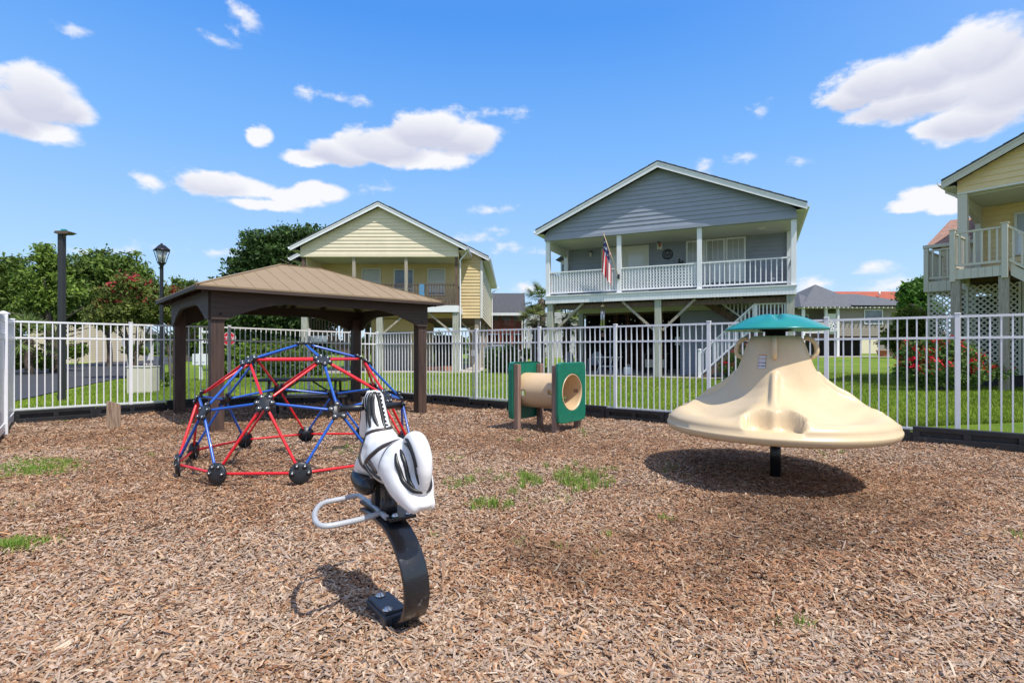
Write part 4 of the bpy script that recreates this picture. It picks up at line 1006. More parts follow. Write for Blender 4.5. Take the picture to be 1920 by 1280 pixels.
m = MB(); m.box(xd0+.09, xd1-.09, PD-.032, PD-.022, zf, zt_-.091); m.mi = 1; m.box((xd0+xd1)/2+.17, xd1-.22, PD-.04, PD-.033, zf+.3, zt_-.3); m.box(xd0+.22, (xd0+xd1)/2-.17, PD-.04, PD-.033, zf+.3, zt_-.3); m.build('pane', [TRIM, BLIND], dr)
x0, x1 = lx(1286), lx(1399); zt2 = lz(1399, 443); zw0 = zf+.55
for i in range(3): window(BH, x0+(x1-x0)*(i+.5)/3, zw0, (x1-x0)/3-.16, zt2-zw0-.08, PD-.02-.005*i, WHITE, 'half', lites=2)
def wall_thing(name, label, cat, px, py, build, y=PD):
    x, z = lx(px, y), lz(px, py, y); p = BH.matrix_basis @ Vector((x, y, z)); e = empty(name, p, R(-24.85)); tag(e, label, cat); build(e); return e
def b_lamp(e):
    m = MB(); m.box(-.05,.05,-.05,-.02,-.06,.1); m.bar((0,-.05,.05),(0,-.14,.07),.02); m.lathe([(.03,.06),(.075,.02),(.075,.01)], 6, (0,-.14,0)); m.build('bracket', BLACK, e); m = MB(); m.lathe([(.035,-.17),(.065,.01)], 6, (0,-.14,0)); m.build('lamp_glass', TRIM, e)
wall_thing('wall_lantern', 'small lantern on the grey blue porch wall left of the flag', 'wall lamp', 1109, 475, b_lamp)
def b_emb(e):
    m = MB(); n = 40; r = .205
    m.tube([(r*math.cos(2*PI*i/n), -.03, r*math.sin(2*PI*i/n)) for i in range(n)], .016, 6, closed=True)
    m.tube([(.165*math.cos(2*PI*i/n), -.03, .165*math.sin(2*PI*i/n)) for i in range(n)], .006, 6, closed=True)
    m.prism([(-.13,.13),(-.07,.165),(0,.175),(.07,.165),(.13,.13),(.06,.10),(0,.108),(-.06,.10)], -.04, -.02)
    for a, b in (((-.12,-.10),(-.09,.10)),((-.09,.10),(0,-.03)),((0,-.03),(.09,.10)),((.09,.10),(.12,-.10)),((-.14,.0),(-.05,-.05)),((.14,.0),(.05,-.05)),((-.07,-.14),(.07,-.14)),((-.02,-.02),(0,-.12)),((.02,-.02),(0,-.12)),((-.12,-.09),(-.06,-.15)),((.12,-.09),(.06,-.15))):
        m.bar((a[0],-.03,a[1]), (b[0],-.03,b[1]), .022, .034, up=(0,1,0))
    m.build('ironwork', BLACK, e)
wall_thing('round_plaque', 'round black ironwork plaque with an M shape on the grey blue porch wall', 'wall plaque', 1252, 477, b_emb)
def b_therm(e):
    m = MB(); m.box(-.11,.11,-.03,-.02,-.13,.12, bev=.003); m.build('board', TRIM, e); m = MB(); m.box(-.035,.05,-.10,-.035,-.02,.12, bev=.01); m.build('feeder', mat('orange_brown', (.35,.10,.04), .5), e)
    m = MB(); m.tube([(0,-.3,.1),(0,-.3,.9)], .05, 10); m.build('glass_tube', GLASSW, e)
wall_thing('bird_feeder', 'hanging glass tube feeder with an orange base beside the round plaque', 'bird feeder', 1237, 462, b_therm)
def b_fig(e):
    m = MB(); m.lathe([(.05,0),(.06,.08),(.035,.16),(.03,.2),(.045,.25),(.0,.28)], 10); m.lathe([(.04,0),(.05,.07),(.03,.14),(.0,.19)], 10, (.12,0,0)); m.build('figurine', BLACK, e)
wall_thing('porch_ornament', 'small black ornament just right of the round plaque above the rail', 'ornament', 1274, 497, b_fig, PD-.2)
# bay window on the left side wall
m = MB(); m.box(-.55, -.02, 3.2, 5.2, zf+.3, zf+2.0); m.build('bay_window', TRIM, BH); m = MB(); m.prism([(-.75,zf+2.0),(-.02,zf+2.0),(-.02,zf+2.45)], 3.0, 5.4); m.build('bay_roof', SHINGLE, BH)
m = MB(); m.box(-.56,-.551,3.4,4.9,zf+.6,zf+1.8); m.box(-.48,-.1,3.185,3.199,zf+.6,zf+1.8); m.build('bay_pane', GLASSW, BH)
# supports, joists, braces
post_xy = [(.12,.12),(4.46,.12),(Wd-.12,.12),(.12,4.3),(Wd-.12,4.3),(.12,8.4),(Wd-.12,8.4),(4.46,8.4),(.12,12),(4.46,12),(Wd-.12,12)]
for (x, y) in post_xy: m = MB(); m.box(x-.12, x+.12, y-.12, y+.12, -.1, zb_-.001, bev=.01); m.build('support_post', WOODG, BH)
m = MB()
for i in range(22): x = .3+i*(Wd-.6)/21; m.box(x-.02, x+.02, .3, DEP-.3, zb_-.06, zb_+.115)
for y in (.22, 4.3, 8.4): m.box(.05, Wd-.05, y-.05, y+.05, zb_-.24, zb_-.062)
m.build('floor_joist', WOODB, BH)
m = MB(); m.box(.6, Wd-.3, 2.3, 2.36, zb_-.28, zb_-.06); m.build('inner_beam', mat('pale_green_board', (.42,.45,.33), .7), BH)
for x0, x1 in ((.25, 1.5), (4.32, 3.1), (4.62, 5.8)): m = MB(); m.bar((x0,.12,zb_-1.15), (x1,.12,zb_-.02), .09, .09); m.build('brace', WOODP, BH)
# storage room under the right half
m = MB(); siding(m, 0, zb_-.25, rect_fn(4.95, Wd-.35), y=2.6); m.build('storage_wall', BLUESID, BH)
m = MB(Matrix.Translation((4.95,0,0)) @ Matrix.Rotation(-PI/2, 4, 'Z')); siding(m, 0, zb_-.25, rect_fn(-8.0, -2.6), y=0); m.build('storage_side_wall', BLUESID, BH)
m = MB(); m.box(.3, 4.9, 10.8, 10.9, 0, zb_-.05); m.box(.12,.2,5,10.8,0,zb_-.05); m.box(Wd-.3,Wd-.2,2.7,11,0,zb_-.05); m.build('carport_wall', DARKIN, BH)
m = MB(); m.box(.0, Wd, .0, 12.4, -.05, .035); m.build('slab', CONC, BH)
m = MB(); m.box(lx(1271,2.55)-.11, lx(1271,2.55)+.11, 2.53, 2.57, 1.25, 1.6, bev=.005); m.build('meter_box', GREYP, BH)
# brick-red posts and dark clutter inside the carport
for x in (1.3, 1.9, 2.6, 3.6): m = MB(); m.box(x-.09, x+.09, 6.3, 6.5, .036, zb_-.1); m.build('carport_column', mat('red_brown_column', (.15,.06,.04), .8) if 'red_brown_column' not in MATS else MATS['red_brown_column'], BH)
# stairs: upper flight behind, landing, lower flight with white rails
def stairs(parent, x0, z0, x1, z1, y0, y1, n, m_s, m_t):
    m = MB(); 
    for y in (y0, y1-.05):
        dz = .28; m.prism([(x0,z0-dz*.6),(x1,z1-dz),(x1,z1+.02),(x0,z0+.1)], y, y+.05, 'y')
    m.build('stringer', m_s, parent); m = MB()
    for i in range(n):
        xa = x0+(x1-x0)*i/n; xb = x0+(x1-x0)*(i+1)/n; z = z0+(z1-z0)*(i+1)/n; m.box(min(xa,xb)-.02, max(xa,xb)+.01, y0+.06, y1-.06, z-.04, z, bev=.004)
        m.box(xa-.01 if x1 > x0 else xa-.02, xa+.01, y0+.06, y1-.06, z-(z1-z0)/n, z-.041)
    m.build('tread', m_t, parent)
zl = 2.05-G; xl = lx(1417, .35); xb0 = lx(1312, .35)
stairs(BH, xb0+.1, 0, xl, zl, .35, 1.35, 9, WOODB, WOODP); stairs(BH, xl, zl, 5.7, zf, 1.5, 2.45, 8, WOODB, WOODP)
m = MB(); m.box(xl, Wd-.1, .3, 2.5, zl-.05, zl, bev=.005); m.box(xl+.02, Wd-.12, .32, .38, zl-.28, zl-.051); m.build('landing', WOODB, BH)
for y in (.33, 1.38):
    railing(BH, (xb0+.05, y, .02), (xl-.02, y, zl+.02), 0, .95, WHITE, n=14, name='stair_railing', gapb=.14, bw=.04)
railing(BH, (xl+.06, .33, zl), (Wd-.3, .33, zl), 0, .95, WHITE, n=7, name='landing_railing', bw=.04)
railing(BH, (xl-.0, 1.45, zl), (5.9, 1.45, zf), 0, .9, WHITE, n=14, name='stair_railing', gapb=.14, bw=.04)
for (x, z0, h) in ((xb0, 0, 1.05), (xl, zl-.3, 1.35), (Wd-.25, zl-.3, 1.3)):
    m = MB(); m.box(x-.055, x+.055, .28, .39, z0, z0+h, bev=.006); m.lathe([(.09,0),(.09,.02),(0,.05)], 4, (x,.335,z0+h)); m.build('newel_post', WHITE, BH)
m = MB(); m.box(8.78, 9.02, -.0, .23, 0, zb_-.001, bev=.01)
# flag on its pole at the second porch post
pm = BH.matrix_basis @ Vector((PX[1], -.08, zf-.0+.65)); FL = empty('flag', pm, R(-24.85)); tag(FL, 'American flag on a slanting pole fixed to the porch of the blue house', 'flag')
m = MB(); m.tube([(0,0,-.02),(-.50,-.30,1.62)], .014, 8); m.lathe([(.0,-.03),(.03,0),(.0,.04)], 10, (-.51,-.305,1.66)); m.build('pole', TAN, FL)
m = MB(); m.box(-.04,.04,-.02,.08,-.1,.06); m.build('bracket', BLACK, FL)
FR = mat('flag_red', (.62,.012,.03), .6); FW = mat('flag_white', (.74,.72,.72), .6); FB = mat('flag_blue', (.014,.025,.12), .6)
m = MB(); m.smooth = True; NU, NV = 60, 39; P0 = Vector((-.49,-.29,1.58)); PDn = (Vector((0,0,0))-P0).normalized()
vs = []
for i in range(NU+1):
    u = i/NU
    for j in range(NV+1):
        v0_ = j/NV; fo = float(sst(u*3)); vf_ = v0_*2 if v0_ < .5 else (1-v0_)*2; v = v0_*(1-fo)+vf_*fo; back = .05*fo*(v0_ >= .5)      # hoist runs down the pole, cloth folds over itself
        hoist = P0+PDn*(v*.86); 
        gather = 1-.05*sst(u*2.2); zc0 = Vector((P0.x-.04-.02*u, P0.y, 0)); 
        x = hoist.x*gather+(P0.x+.02)*(1-gather)-.10*u*(1-v); yv = P0.y+(hoist.y-P0.y)*gather+.055*math.sin(v*13+u*2)*sst(u*3)+.03*math.sin(v*5)
        yv += back; z = hoist.z+ (P0.z-hoist.z)*.35*float(sst(u*1.5))-u*1.42+.02*math.sin(v*9)
        vs.append((x, yv, z))
m.v = [tuple(p) for p in vs]
for i in range(NU):
    for j in range(NV):
        stripe = int(j/3); cant = (i/NU < .40 and j < 21); m.f.append((i*(NV+1)+j, i*(NV+1)+j+1, (i+1)*(NV+1)+j+1, (i+1)*(NV+1)+j)); m.sm.append(True)
        star = cant and (i % 4 in (1,2)) and (j % 4 in (1,2)) and ((i//4+j//4) % 2 == 0)
        m.m.append(2 if cant and not star else (1 if (star or stripe % 2 == 1) else 0))
m.build('cloth', [FR, FW, FB], FL)
# wind chime below the porch, string bulbs, furniture in the carport
def in_house(x, y, z): return BH.matrix_basis @ Vector((x, y, z))
wc = empty('wind_chime', in_house(lx(1130,.1), .1, zb_-.02), 0); tag(wc, 'long silver wind chime hanging under the porch edge', 'wind chime')
m = MB(); m.tube([(0,0,0),(0,0,-.12)], .006, 6); m.lathe([(.0,-.05),(.09,-.15),(.09,-.17)], 12); m.build('hanger', TAN, wc)
m = MB()
for i in range(6): a = i*PI/3; m.tube([(.07*math.cos(a),.07*math.sin(a),-.2),(.07*math.cos(a),.07*math.sin(a),-.95-.04*i)], .013, 8)
m.build('tube', STEEL, wc)
m = MB(); m.lathe([(.03,-.02),(.03,0)], 10, (0,0,-.7)); m.box(-.05,.05,-.004,.004,-1.35,-1.2); m.build('clapper', DARKPOST, wc)
BULB = mat('bulb_glass', (.8,.78,.7), .2); bulb0 = None
for i in range(11):
    x = .9+i*.36; y = 3.0+.6*math.sin(i*1.7); z = zb_-.62-.12*math.sin(i*2.1); p = in_house(x, y, z); e = MB(); e.mi = 0; e.lathe([(0,-.05),(.028,-.02),(.02,.02),(.012,.03)], 8); e.mi = 1; e.lathe([(.014,.03),(.014,.06)], 8); e.tube([(0,0,.06),(0,0,.14),(.16*math.cos(R(-24.85)), .16*math.sin(R(-24.85)), .18)], .004, 5)
    if bulb0 is None: bulb0 = e.build('string_bulb', [BULB, BLACK]); o = bulb0
    else: o = bulb0.copy(); C.objects.link(o)
    o.location = p; tag(o, 'small clear bulb on the string of lights under the blue house', 'light bulb', 'string lights in the carport')
tb_ = empty('patio_table', in_house(2.05, 1.9, .035), R(-24.85)); tag(tb_, 'round white plastic table on the concrete slab under the blue house', 'table')
m = MB(); m.lathe([(.0,.70),(.62,.70),(.64,.715),(.62,.735),(0,.735)], 32); m.build('table_top', WVINYL, tb_)
for a in range(4):
    m = MB(); c_, s_ = math.cos(a*PI/2+.6), math.sin(a*PI/2+.6); m.tube([(c_*.5,s_*.5,.70),(c_*.36,s_*.36,.4),(c_*.5,s_*.5,0)], .022, 8); m.build('leg', WVINYL, tb_)
m = MB(); m.box(-.38,.38,-.03,.03,.30,.34); m.build('crossbar', WVINYL, tb_)
CHR = mat('grey_plastic', (.24,.27,.31), .45)
def chair(x, y, rz, label):
    e = empty('patio_chair', in_house(x, y, .035), rz); tag(e, label, 'chair')
    m = MB(); m.box(-.27,.27,-.25,.27,.36,.40, bev=.015); m.build('seat', CHR, e)
    m = MB(); pr = []; 
    m.prism([(-.27,.40),(.27,.40),(.24,.80),(.12,.94),(-.12,.94),(-.24,.80)], .25, .28, 'y'); m.build('backrest', CHR, e)
    for sx_ in (-1, 1):
        m = MB(); m.box(sx_*.30-.03, sx_*.30+.03, -.27, .28, .60, .635, bev=.01); m.build('armrest', CHR, e)
        for sy_ in (-1, 1): m = MB(); m.bar((sx_*.28, sy_*.24, .60 if sy_ < 0 else .36), (sx_*.30, sy_*.28, 0), .05); m.build('leg', CHR, e)
chair(.75, 1.2, R(40), 'grey plastic chair left of the white table under the blue house'); chair(1.35, 2.5, R(-20), 'grey plastic chair behind the white table, nearer the left house post')
cb = empty('storage_cart', in_house(3.75, 3.6, .035), R(-24.85)); tag(cb, 'dark outdoor grill cart with a pale shelf in the shade of the carport', 'grill')
m = MB(); m.box(-.55,.55,-.25,.25,.82,.88, bev=.01); m.box(-.35,.35,-.24,.24,.881,1.12, bev=.05); m.build('grill_hood', BLACKPL, cb); m = MB(); m.box(-.5,-.44,-.22,.22,0,.82); m.build('side_panel', BLACKPL, cb); m = MB(); m.box(.44,.5,-.22,.22,0,.82); m.build('side_panel', BLACKPL, cb); m = MB(); m.box(-.42,.42,-.2,.2,.25,.6, bev=.01); m.build('shelf_bin', TAUPE, cb)
jg = empty('plastic_jug', in_house(3.1, 1.0, .035)); tag(jg, 'white translucent plastic jug on the slab under the blue house', 'jug'); m = MB(); m.box(-.14,.14,-.14,.14,0,.33, bev=.05); m.lathe([(.05,.33),(.04,.36)], 10); m.build('jug_body', WVINYL, jg); m = MB(); m.tube([(-.08,0,.33),(-.06,0,.42),(.06,0,.42),(.08,0,.33)], .015, 6); m.build('handle', WVINYL, jg)

# ================================================================ yellow house on the left
YG = gz(-6, 26); YH = empty('yellow_house', (-9.85, 25.0, YG)); tag(YH, 'pale yellow raised house with a brown railed porch behind the pavilion', 'house')
zf, zb_, zc_, zE, zA = 3.45-YG, 3.13-YG, 5.83-YG, 6.12-YG, 8.17-YG; W2 = 7.3; PD = 2.2; cxh = W2/2; HW = W2/2+.42; sl = (zA-zE)/HW; apz = zA-.13
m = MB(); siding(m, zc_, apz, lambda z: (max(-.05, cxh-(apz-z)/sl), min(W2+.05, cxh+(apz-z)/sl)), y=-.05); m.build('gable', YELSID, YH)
m = MB(); m.box(-.06, W2+.06, -.08, .08, zc_-.12, zc_); m.build('porch_beam', YELSID, YH)
roof_gable(YH, cxh, HW, zE, zA, -.34, 2.6, SHINGLE, WHITE, fas=.19); soffit_gutter(YH, cxh, HW, W2/2+.04, zE, -.34, PD+.1, SOFFIT, WHITE)
# main body, wider than the porch
bx0, bx1, BY1 = -.35, 8.33, 14.0; cb_ = cxh; HB2 = 5.02; zE2 = 6.02-YG; zA2 = zE2+HB2*sl
roof_gable(YH, cb_, HB2, zE2, zA2, PD-.28, BY1+.3, SHINGLE, WHITE, fas=.19); soffit_gutter(YH, cb_, HB2, bx1-cb_, zE2, PD-.28, BY1+.3, SOFFIT, WHITE)
bodyb = 2.98-YG
ap2 = zA2-.13
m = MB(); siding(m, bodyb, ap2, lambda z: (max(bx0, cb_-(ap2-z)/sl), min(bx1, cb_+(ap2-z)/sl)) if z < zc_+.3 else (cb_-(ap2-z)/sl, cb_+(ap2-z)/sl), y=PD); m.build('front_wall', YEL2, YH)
m = MB(Matrix.Translation((bx1,0,0)) @ Matrix.Rotation(PI/2, 4, 'Z')); siding(m, bodyb, zE2, rect_fn(PD, BY1), y=0); m.build('side_wall', YELSID, YH)
m = MB(Matrix.Translation((bx0,0,0)) @ Matrix.Rotation(-PI/2, 4, 'Z')); siding(m, bodyb, zE2, rect_fn(-BY1, -PD), y=0); m.build('side_wall', YELSID, YH)
m = MB(); siding(m, bodyb, ap2, lambda z: (max(bx0, cb_-(ap2-z)/sl), min(bx1, cb_+(ap2-z)/sl)), y=BY1, out=1); m.build('rear_wall', YELSID, YH)
m = MB(); m.box(bx1-.09, bx1+.025, PD-.045, PD-.022, bodyb, zE2-.1); m.box(bx1+.022, bx1+.03, PD-.04, PD+.09, bodyb, zE2-.1); m.box(bx0, bx0+.09, PD-.045, PD-.022, bodyb, zE2-.1); m.build('corner_trim', TRIM, YH)
m = MB(); m.box(bx0+.02, bx1-.02, PD+.02, BY1-.02, bodyb+.01, bodyb+.2); m.box(.02, W2-.02, .02, PD-.02, zb_+.1, zf-.01); m.build('floor', WOODB, YH)
m = MB(); m.box(.0, W2, .09, PD-.03, zc_-.09, zc_-.05); m.build('porch_ceiling', SOFFIT, YH)
m = MB(); m.box(-.05, W2+.05, -.06, -.02, zb_, zf-.01); m.box(W2+.01, W2+.05, -.02, PD, zb_, zf-.01); m.build('deck_band', WHITE, YH)
PX2 = (.06, 2.43, 4.88, W2-.06)
for x in PX2: m = MB(); m.box(x-.07, x+.07, .0, .14, zf, zc_-.12, bev=.006); m.build('porch_post', WOODB if x > 7 or x < 1 else WOODP, YH)
for i in range(3): railing(YH, (PX2[i]+.08, .07, zf), (PX2[i+1]-.08, .07, zf), 0, 1.0, WOODB, n=17, bw=.04, gapb=.1)
railing(YH, (W2-.06, .16, zf), (W2-.06, PD-.05, zf), 0, 1.0, WOODB, n=14, bw=.04, gapb=.1)
for i, (pxa, pxb) in enumerate(((681,712),(804,833))):
    k = 27.2/1000; xa = (pxa-960)*k+9.85; xb_ = (pxb-960)*k+9.85; window(YH, (xa+xb_)/2, zf+.75, xb_-xa, zc_-zf-1.28+.15, PD-.02, TRIM, 'blind')
k = 27.2/1000; xa = (741-960)*k+9.85; xb_ = (774-960)*k+9.85; window(YH, (xa+xb_)/2, zf+.08, xb_-xa, zc_-zf-.5, PD-.02, TRIM, 'glass')
m = MB(); m.box(.1,.16,.15,PD,zf+1.6,zc_-.1); m.build('end_beam', YELSID, YH)
for (x, y) in ((.1,.15),(3.62,.15),(W2-.1,.15),(bx1-.25,PD+.25),(bx1-.25,6.5),(bx1-.25,11),(.1,6.5),(.1,11),(3.9,11)): m = MB(); m.box(x-.14, x+.14, y-.14, y+.14, -.1, (zb_ if y < 1 else bodyb)-.001, bev=.01); m.build('support_post', WOODG if y < 1 else WOODP, YH)
for a, b in (((3.76,.15,zb_-1.0),(4.9,.15,zb_-.02)),((W2-.22,.15,zb_-1.0),(5.9,.15,zb_-.02)),((bx1-.4,PD+.25,bodyb-.85),(bx1-1.3,PD+.25,bodyb-.02)),((W2-.1,PD,1.5),(W2-.1,.3,zb_-.02))): m = MB(); m.bar(a, b, .085, .085); m.build('brace', WOODP, YH)
m = MB(); siding(m, 0, bodyb-.02, rect_fn(2.6, 5.0), y=PD+.25); m.build('storage_wall', YEL2, YH)
m = MB(Matrix.Translation((5.0,0,0)) @ Matrix.Rotation(PI/2, 4, 'Z')); siding(m, 0, bodyb-.02, rect_fn(PD+.25, 8), y=0); m.build('storage_side_wall', YEL2, YH)
m = MB(); siding(m, 0, bodyb-.02, rect_fn(7.1, bx1-.3), y=9.5); m.build('rear_storage_wall', YELSID, YH)
m = MB(); m.box(3.0, 4.6, PD+.21, PD+.228, .05, 2.0); m.build('storage_door', mat('grey_door', (.26,.25,.24), .6), YH)
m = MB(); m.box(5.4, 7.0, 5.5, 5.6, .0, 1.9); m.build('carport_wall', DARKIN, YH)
m = MB(); m.box(-.1, bx1, .0, 13.8, -.05, .035); m.build('slab', CONC, YH)
m = MB(); m.box(bx1-.16, bx1-.05, PD+.0, PD+.1, 1.1, 1.75, bev=.01); m.tube([(bx1-.1,PD+.05,1.75),(bx1-.1,PD+.05,2.6)], .02, 6); m.box(bx1-.55, bx1-.3, PD-.02, PD+.1, .75, 1.05, bev=.01); m.build('meter_box', GREYP, YH)
downspout(YH, W2+.12, .05, .05, zE-.1, WHITE, hw=.28)
downspout(YH, bx1+.08, BY1-.4, .05, zE2-.1, WHITE, hw=.45)
# wooden stair at its left end
stairs(YH, 3.1, 0.05, .9, 1.75, .7, 1.7, 8, WOODB, WOODP)
railing(YH, (3.05,.72,.05), (.95,.72,1.75), 0, 1.0, WOODB, n=15, name='stair_railing', gapb=.12, bw=.04, rail=.1); railing(YH, (.9,.72,1.75), (.1,.72,1.75), 0, 1.0, WOODB, n=6, name='stair_railing', bw=.04)
m = MB(); m.box(.0,.92,.7,1.8,1.68,1.75); m.box(.0,.95,.66,.69,1.45,1.70); m.build('stair_landing', WHITE, YH)
m = MB(); m.box(5.45,6.9,1.2,1.6,.036,.25, bev=.01); tag(m.build('planter', mat('terracotta_board', (.38,.15,.08), .8), None), 'low reddish brown wooden planter under the yellow house', 'planter'); bpy.data.objects['planter'].location = YH.location
tw = empty('porch_towel', (-9.85+5.62, 25.02, YG+zf+.5)); tag(tw, 'light blue towel draped on the brown porch railing', 'towel'); m = MB(); m.box(-.12,.12,-.03,-.01,-.10,.47, bev=.008); m.box(-.12,.12,.12,.14,.1,.47, bev=.008); m.box(-.12,.12,-.03,.14,.475,.495, bev=.008); m.build('cloth', mat('blue_cloth', (.10,.25,.42), .8), tw)

# ================================================================ cream house on the right
u_ = Vector((.615,-.788,0)); O3 = Vector((11.9,14.4,0)); CG = gz(13.5, 15); CH = empty('cream_house', (O3.x, O3.y, CG), math.atan2(-.788,.615)); tag(CH, 'cream raised house with lattice skirting at the right edge of the picture', 'house')
# local: newel at origin, x along the facade, y into the house
zr_, zf, zc_ = 4.50-CG, 3.52-CG, 5.90-CG; zb_ = 3.18-CG
FRX, FRY = -.13, 1.62; W3 = 8.6; cx3 = FRX+W3/2; HW = W3/2+.40; zE = 6.22-CG; sl = .47; zA = zE+HW*sl; apz = zA-.13; PD3 = FRY+2.1; B3 = 13
m = MB(); siding(m, zc_, apz, lambda z: (max(FRX-.1, cx3-(apz-z)/sl), min(FRX+W3+.1, cx3+(apz-z)/sl)), y=FRY-.1); m.build('gable', YEL3, CH)
m = MB(); m.box(FRX-.11, FRX+W3+.1, FRY-.12, FRY+.1, zc_-.05, zc_); m.build('porch_beam', TRIM, CH)
roof_gable(CH, cx3, HW, zE, zA, FRY-.42, B3, SHINGLE, TAUPE, fas=.21); soffit_gutter(CH, cx3, HW, W3/2+.1, zE, FRY-.42, B3, SOFFIT, TAUPE)
m = MB()
for i in range(17): y = FRY+.12+i*.118; m.box(FRX, FRX+W3, y, y+.112, zc_-.09, zc_-.052)
m.build('porch_ceiling', SOFFIT, CH)
m = MB(); m.box(FRX-.1, FRX+.12, FRY-.1, FRY+.12, zf, zc_-.05, bev=.006); m.build('porch_post', TAUPE, CH)
m = MB(); m.box(FRX+3.9, FRX+4.1, FRY-.1, FRY+.12, zf, zc_-.05, bev=.006); m.build('porch_post', TAUPE, CH)
m = MB(); m.prism([(FRY+.12,zc_-.091),(PD3-.001,zc_-.091),(PD3-.001,zf),(PD3-.30,zf),(PD3-.30,zc_-.62),(FRY+.12,zc_-.25)], FRX-.08, FRX+.06, 'x'); m.build('side_beam', TAUPE, CH)
m = MB(); siding(m, zf, zc_-.1, rect_fn(FRX, FRX+W3), y=PD3); m.build('porch_wall', YEL3, CH)
window(CH, FRX+1.28, zf+.75, .85, 1.15, PD3-.02, TRIM, 'half', lites=1)
m = MB(Matrix.Translation((FRX,0,0)) @ Matrix.Rotation(-PI/2, 4, 'Z')); siding(m, zb_, zE, rect_fn(-B3, -PD3), y=0); m.build('side_wall', YELSID, CH)
m = MB(); m.box(FRX, FRX+W3, FRY, B3, zb_+.1, zf-.02); m.box(0, 1.05, 0, FRY, zf-.12, zf-.02); m.box(-1.23, FRX, 2.57, 4.2, zf-.12, zf-.02); m.build('deck_floor', WOODB, CH)
m = MB()
def grooved(m, x0, x1, y, z0, z1, n):
    m.box(x0, x1, y, y+.03, z0, z1)
    for i in range(n): a = x0+(x1-x0)*i/n; m.box(a+.006, a+(x1-x0)/n-.006, y-.012, y-.0005, z0, z1)
grooved(m, -.04, 1.1, -.03, zb_+.06, zf-.02, 8); grooved(m, -1.27, FRX-.02, 2.54, zb_, zf-.02, 6); m.box(-.06,-.03,0,2.5,zb_+.06,zf-.02); m.box(-1.27,-1.24,2.58,4.2,zb_,zf-.02); m.build('deck_band', TAUPE, CH)
for (x, y) in ((0,0),(1.05,0),(-1.23,2.57),(0,FRY-.15)): m = MB(); m.box(x-.06, x+.06, y-.06, y+.06, zb_, zr_+.06, bev=.006); m.box(x-.08, x+.08, y-.08, y+.08, zr_+.062, zr_+.085, bev=.006); m.build('newel_post', TAUPE, CH)
h_ = zr_-zf
railing(CH, (.07,0,zf), (.98,0,zf), 0, h_, TAUPE, n=6, bw=.045); railing(CH, (-1.16,2.57,zf), (FRX-.1,2.57,zf), 0, h_, TAUPE, n=5, bw=.045); railing(CH, (-1.23,2.64,zf), (-1.23,4.2,zf), 0, h_, TAUPE, n=11, bw=.045); railing(CH, (0,.07,zf), (0,FRY-.2,zf), 0, h_, TAUPE, n=8, bw=.045)
# stair leaving to the right
stairs(CH, 3.6, 1.2, 1.15, zf, .05, 1.15, 9, TAUPE, WOODP); 
for y in (.03, 1.17): railing(CH, (3.6,y,1.2), (1.12,y,zf), 0, h_, TAUPE, n=15, name='stair_railing', bw=.045, gapb=.12)
for (x, y) in ((.05,.1),(1.02,.1),(FRX+2.6,FRY+.1),(FRX+5.2,FRY+.1)): m = MB(); m.box(x-.10, x+.10, y-.10, y+.10, -.1, zb_+.055, bev=.008); m.build('support_post', WOODP, CH)
for (x0, x1, y) in ((-1.2, -.06, 2.66), (-.04, 1.1, FRY-.0), (1.16, 4.2, FRY-.0), (4.26, 7.2, FRY)):
    m = MB(); lattice(m, Vector((x0,y,0)), Vector((1,0,0)), x1-x0, .42, zb_+.02, .155, .04, .008, Vector((0,-1,0))); 
    m.box(x0-.02,x0+.04,y-.03,y+.02,.36,zb_+.03); m.box(x1-.04,x1+.02,y-.03,y+.02,.36,zb_+.03); m.build('lattice', TAUPE, CH)
m = MB(Matrix.Translation((0,0,0))); lattice(m, Vector((-.03,1.6,0)), Vector((0,1,0)), 1.0, .42, zb_+.02, .155, .04, .008, Vector((-1,0,0))); m.build('lattice', TAUPE, CH)
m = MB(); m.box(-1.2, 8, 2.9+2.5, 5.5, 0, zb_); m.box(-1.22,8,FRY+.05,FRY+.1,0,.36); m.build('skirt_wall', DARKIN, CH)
# wing with brown shingles behind
m = MB(); wy0, wy1, wx0, wx1 = 4.0, 8.4, -1.25, FRX-.02
siding(m, zb_, 5.0-CG, rect_fn(wx0, wx1), y=wy0+.3); m.build('wing_wall', YELSID, CH)
m = MB(Matrix.Translation((wx0,0,0)) @ Matrix.Rotation(-PI/2, 4, 'Z')); siding(m, zb_, 5.0-CG, rect_fn(-wy1, -wy0-.3), y=0); m.build('wing_side_wall', YELSID, CH)
m = MB(); z5, z6 = 4.88-CG, 6.05-CG
m.add([(wx0-.35,wy0,z5),(wx1,wy0,z5),(wx1,wy0+2.2,z6),(wx0-.2,wy0+2.2,z6),(wx0-.35,wy1,z5)], [(0,1,2,3),(0,3,4)]); m.add([(wx0-.2,wy0+2.2,z6),(wx1,wy0+2.2,z6),(wx1,wy1,z5),(wx0-.35,wy1,z5)], [(0,1,2,3)]); o = m.build('wing_roof', BROWNSH, CH); sm_ = o.modifiers.new('t', 'SOLIDIFY'); sm_.thickness = .06
m = MB(); m.box(wx0-.42, wx1, wy0-.08, wy0-.0, z5-.10, z5+.01); m.build('gutter', TAUPE, CH)
downspout(CH, FRX-.05, FRY-.05, zf, zE-.1, TAUPE, hw=-.32, s=1)

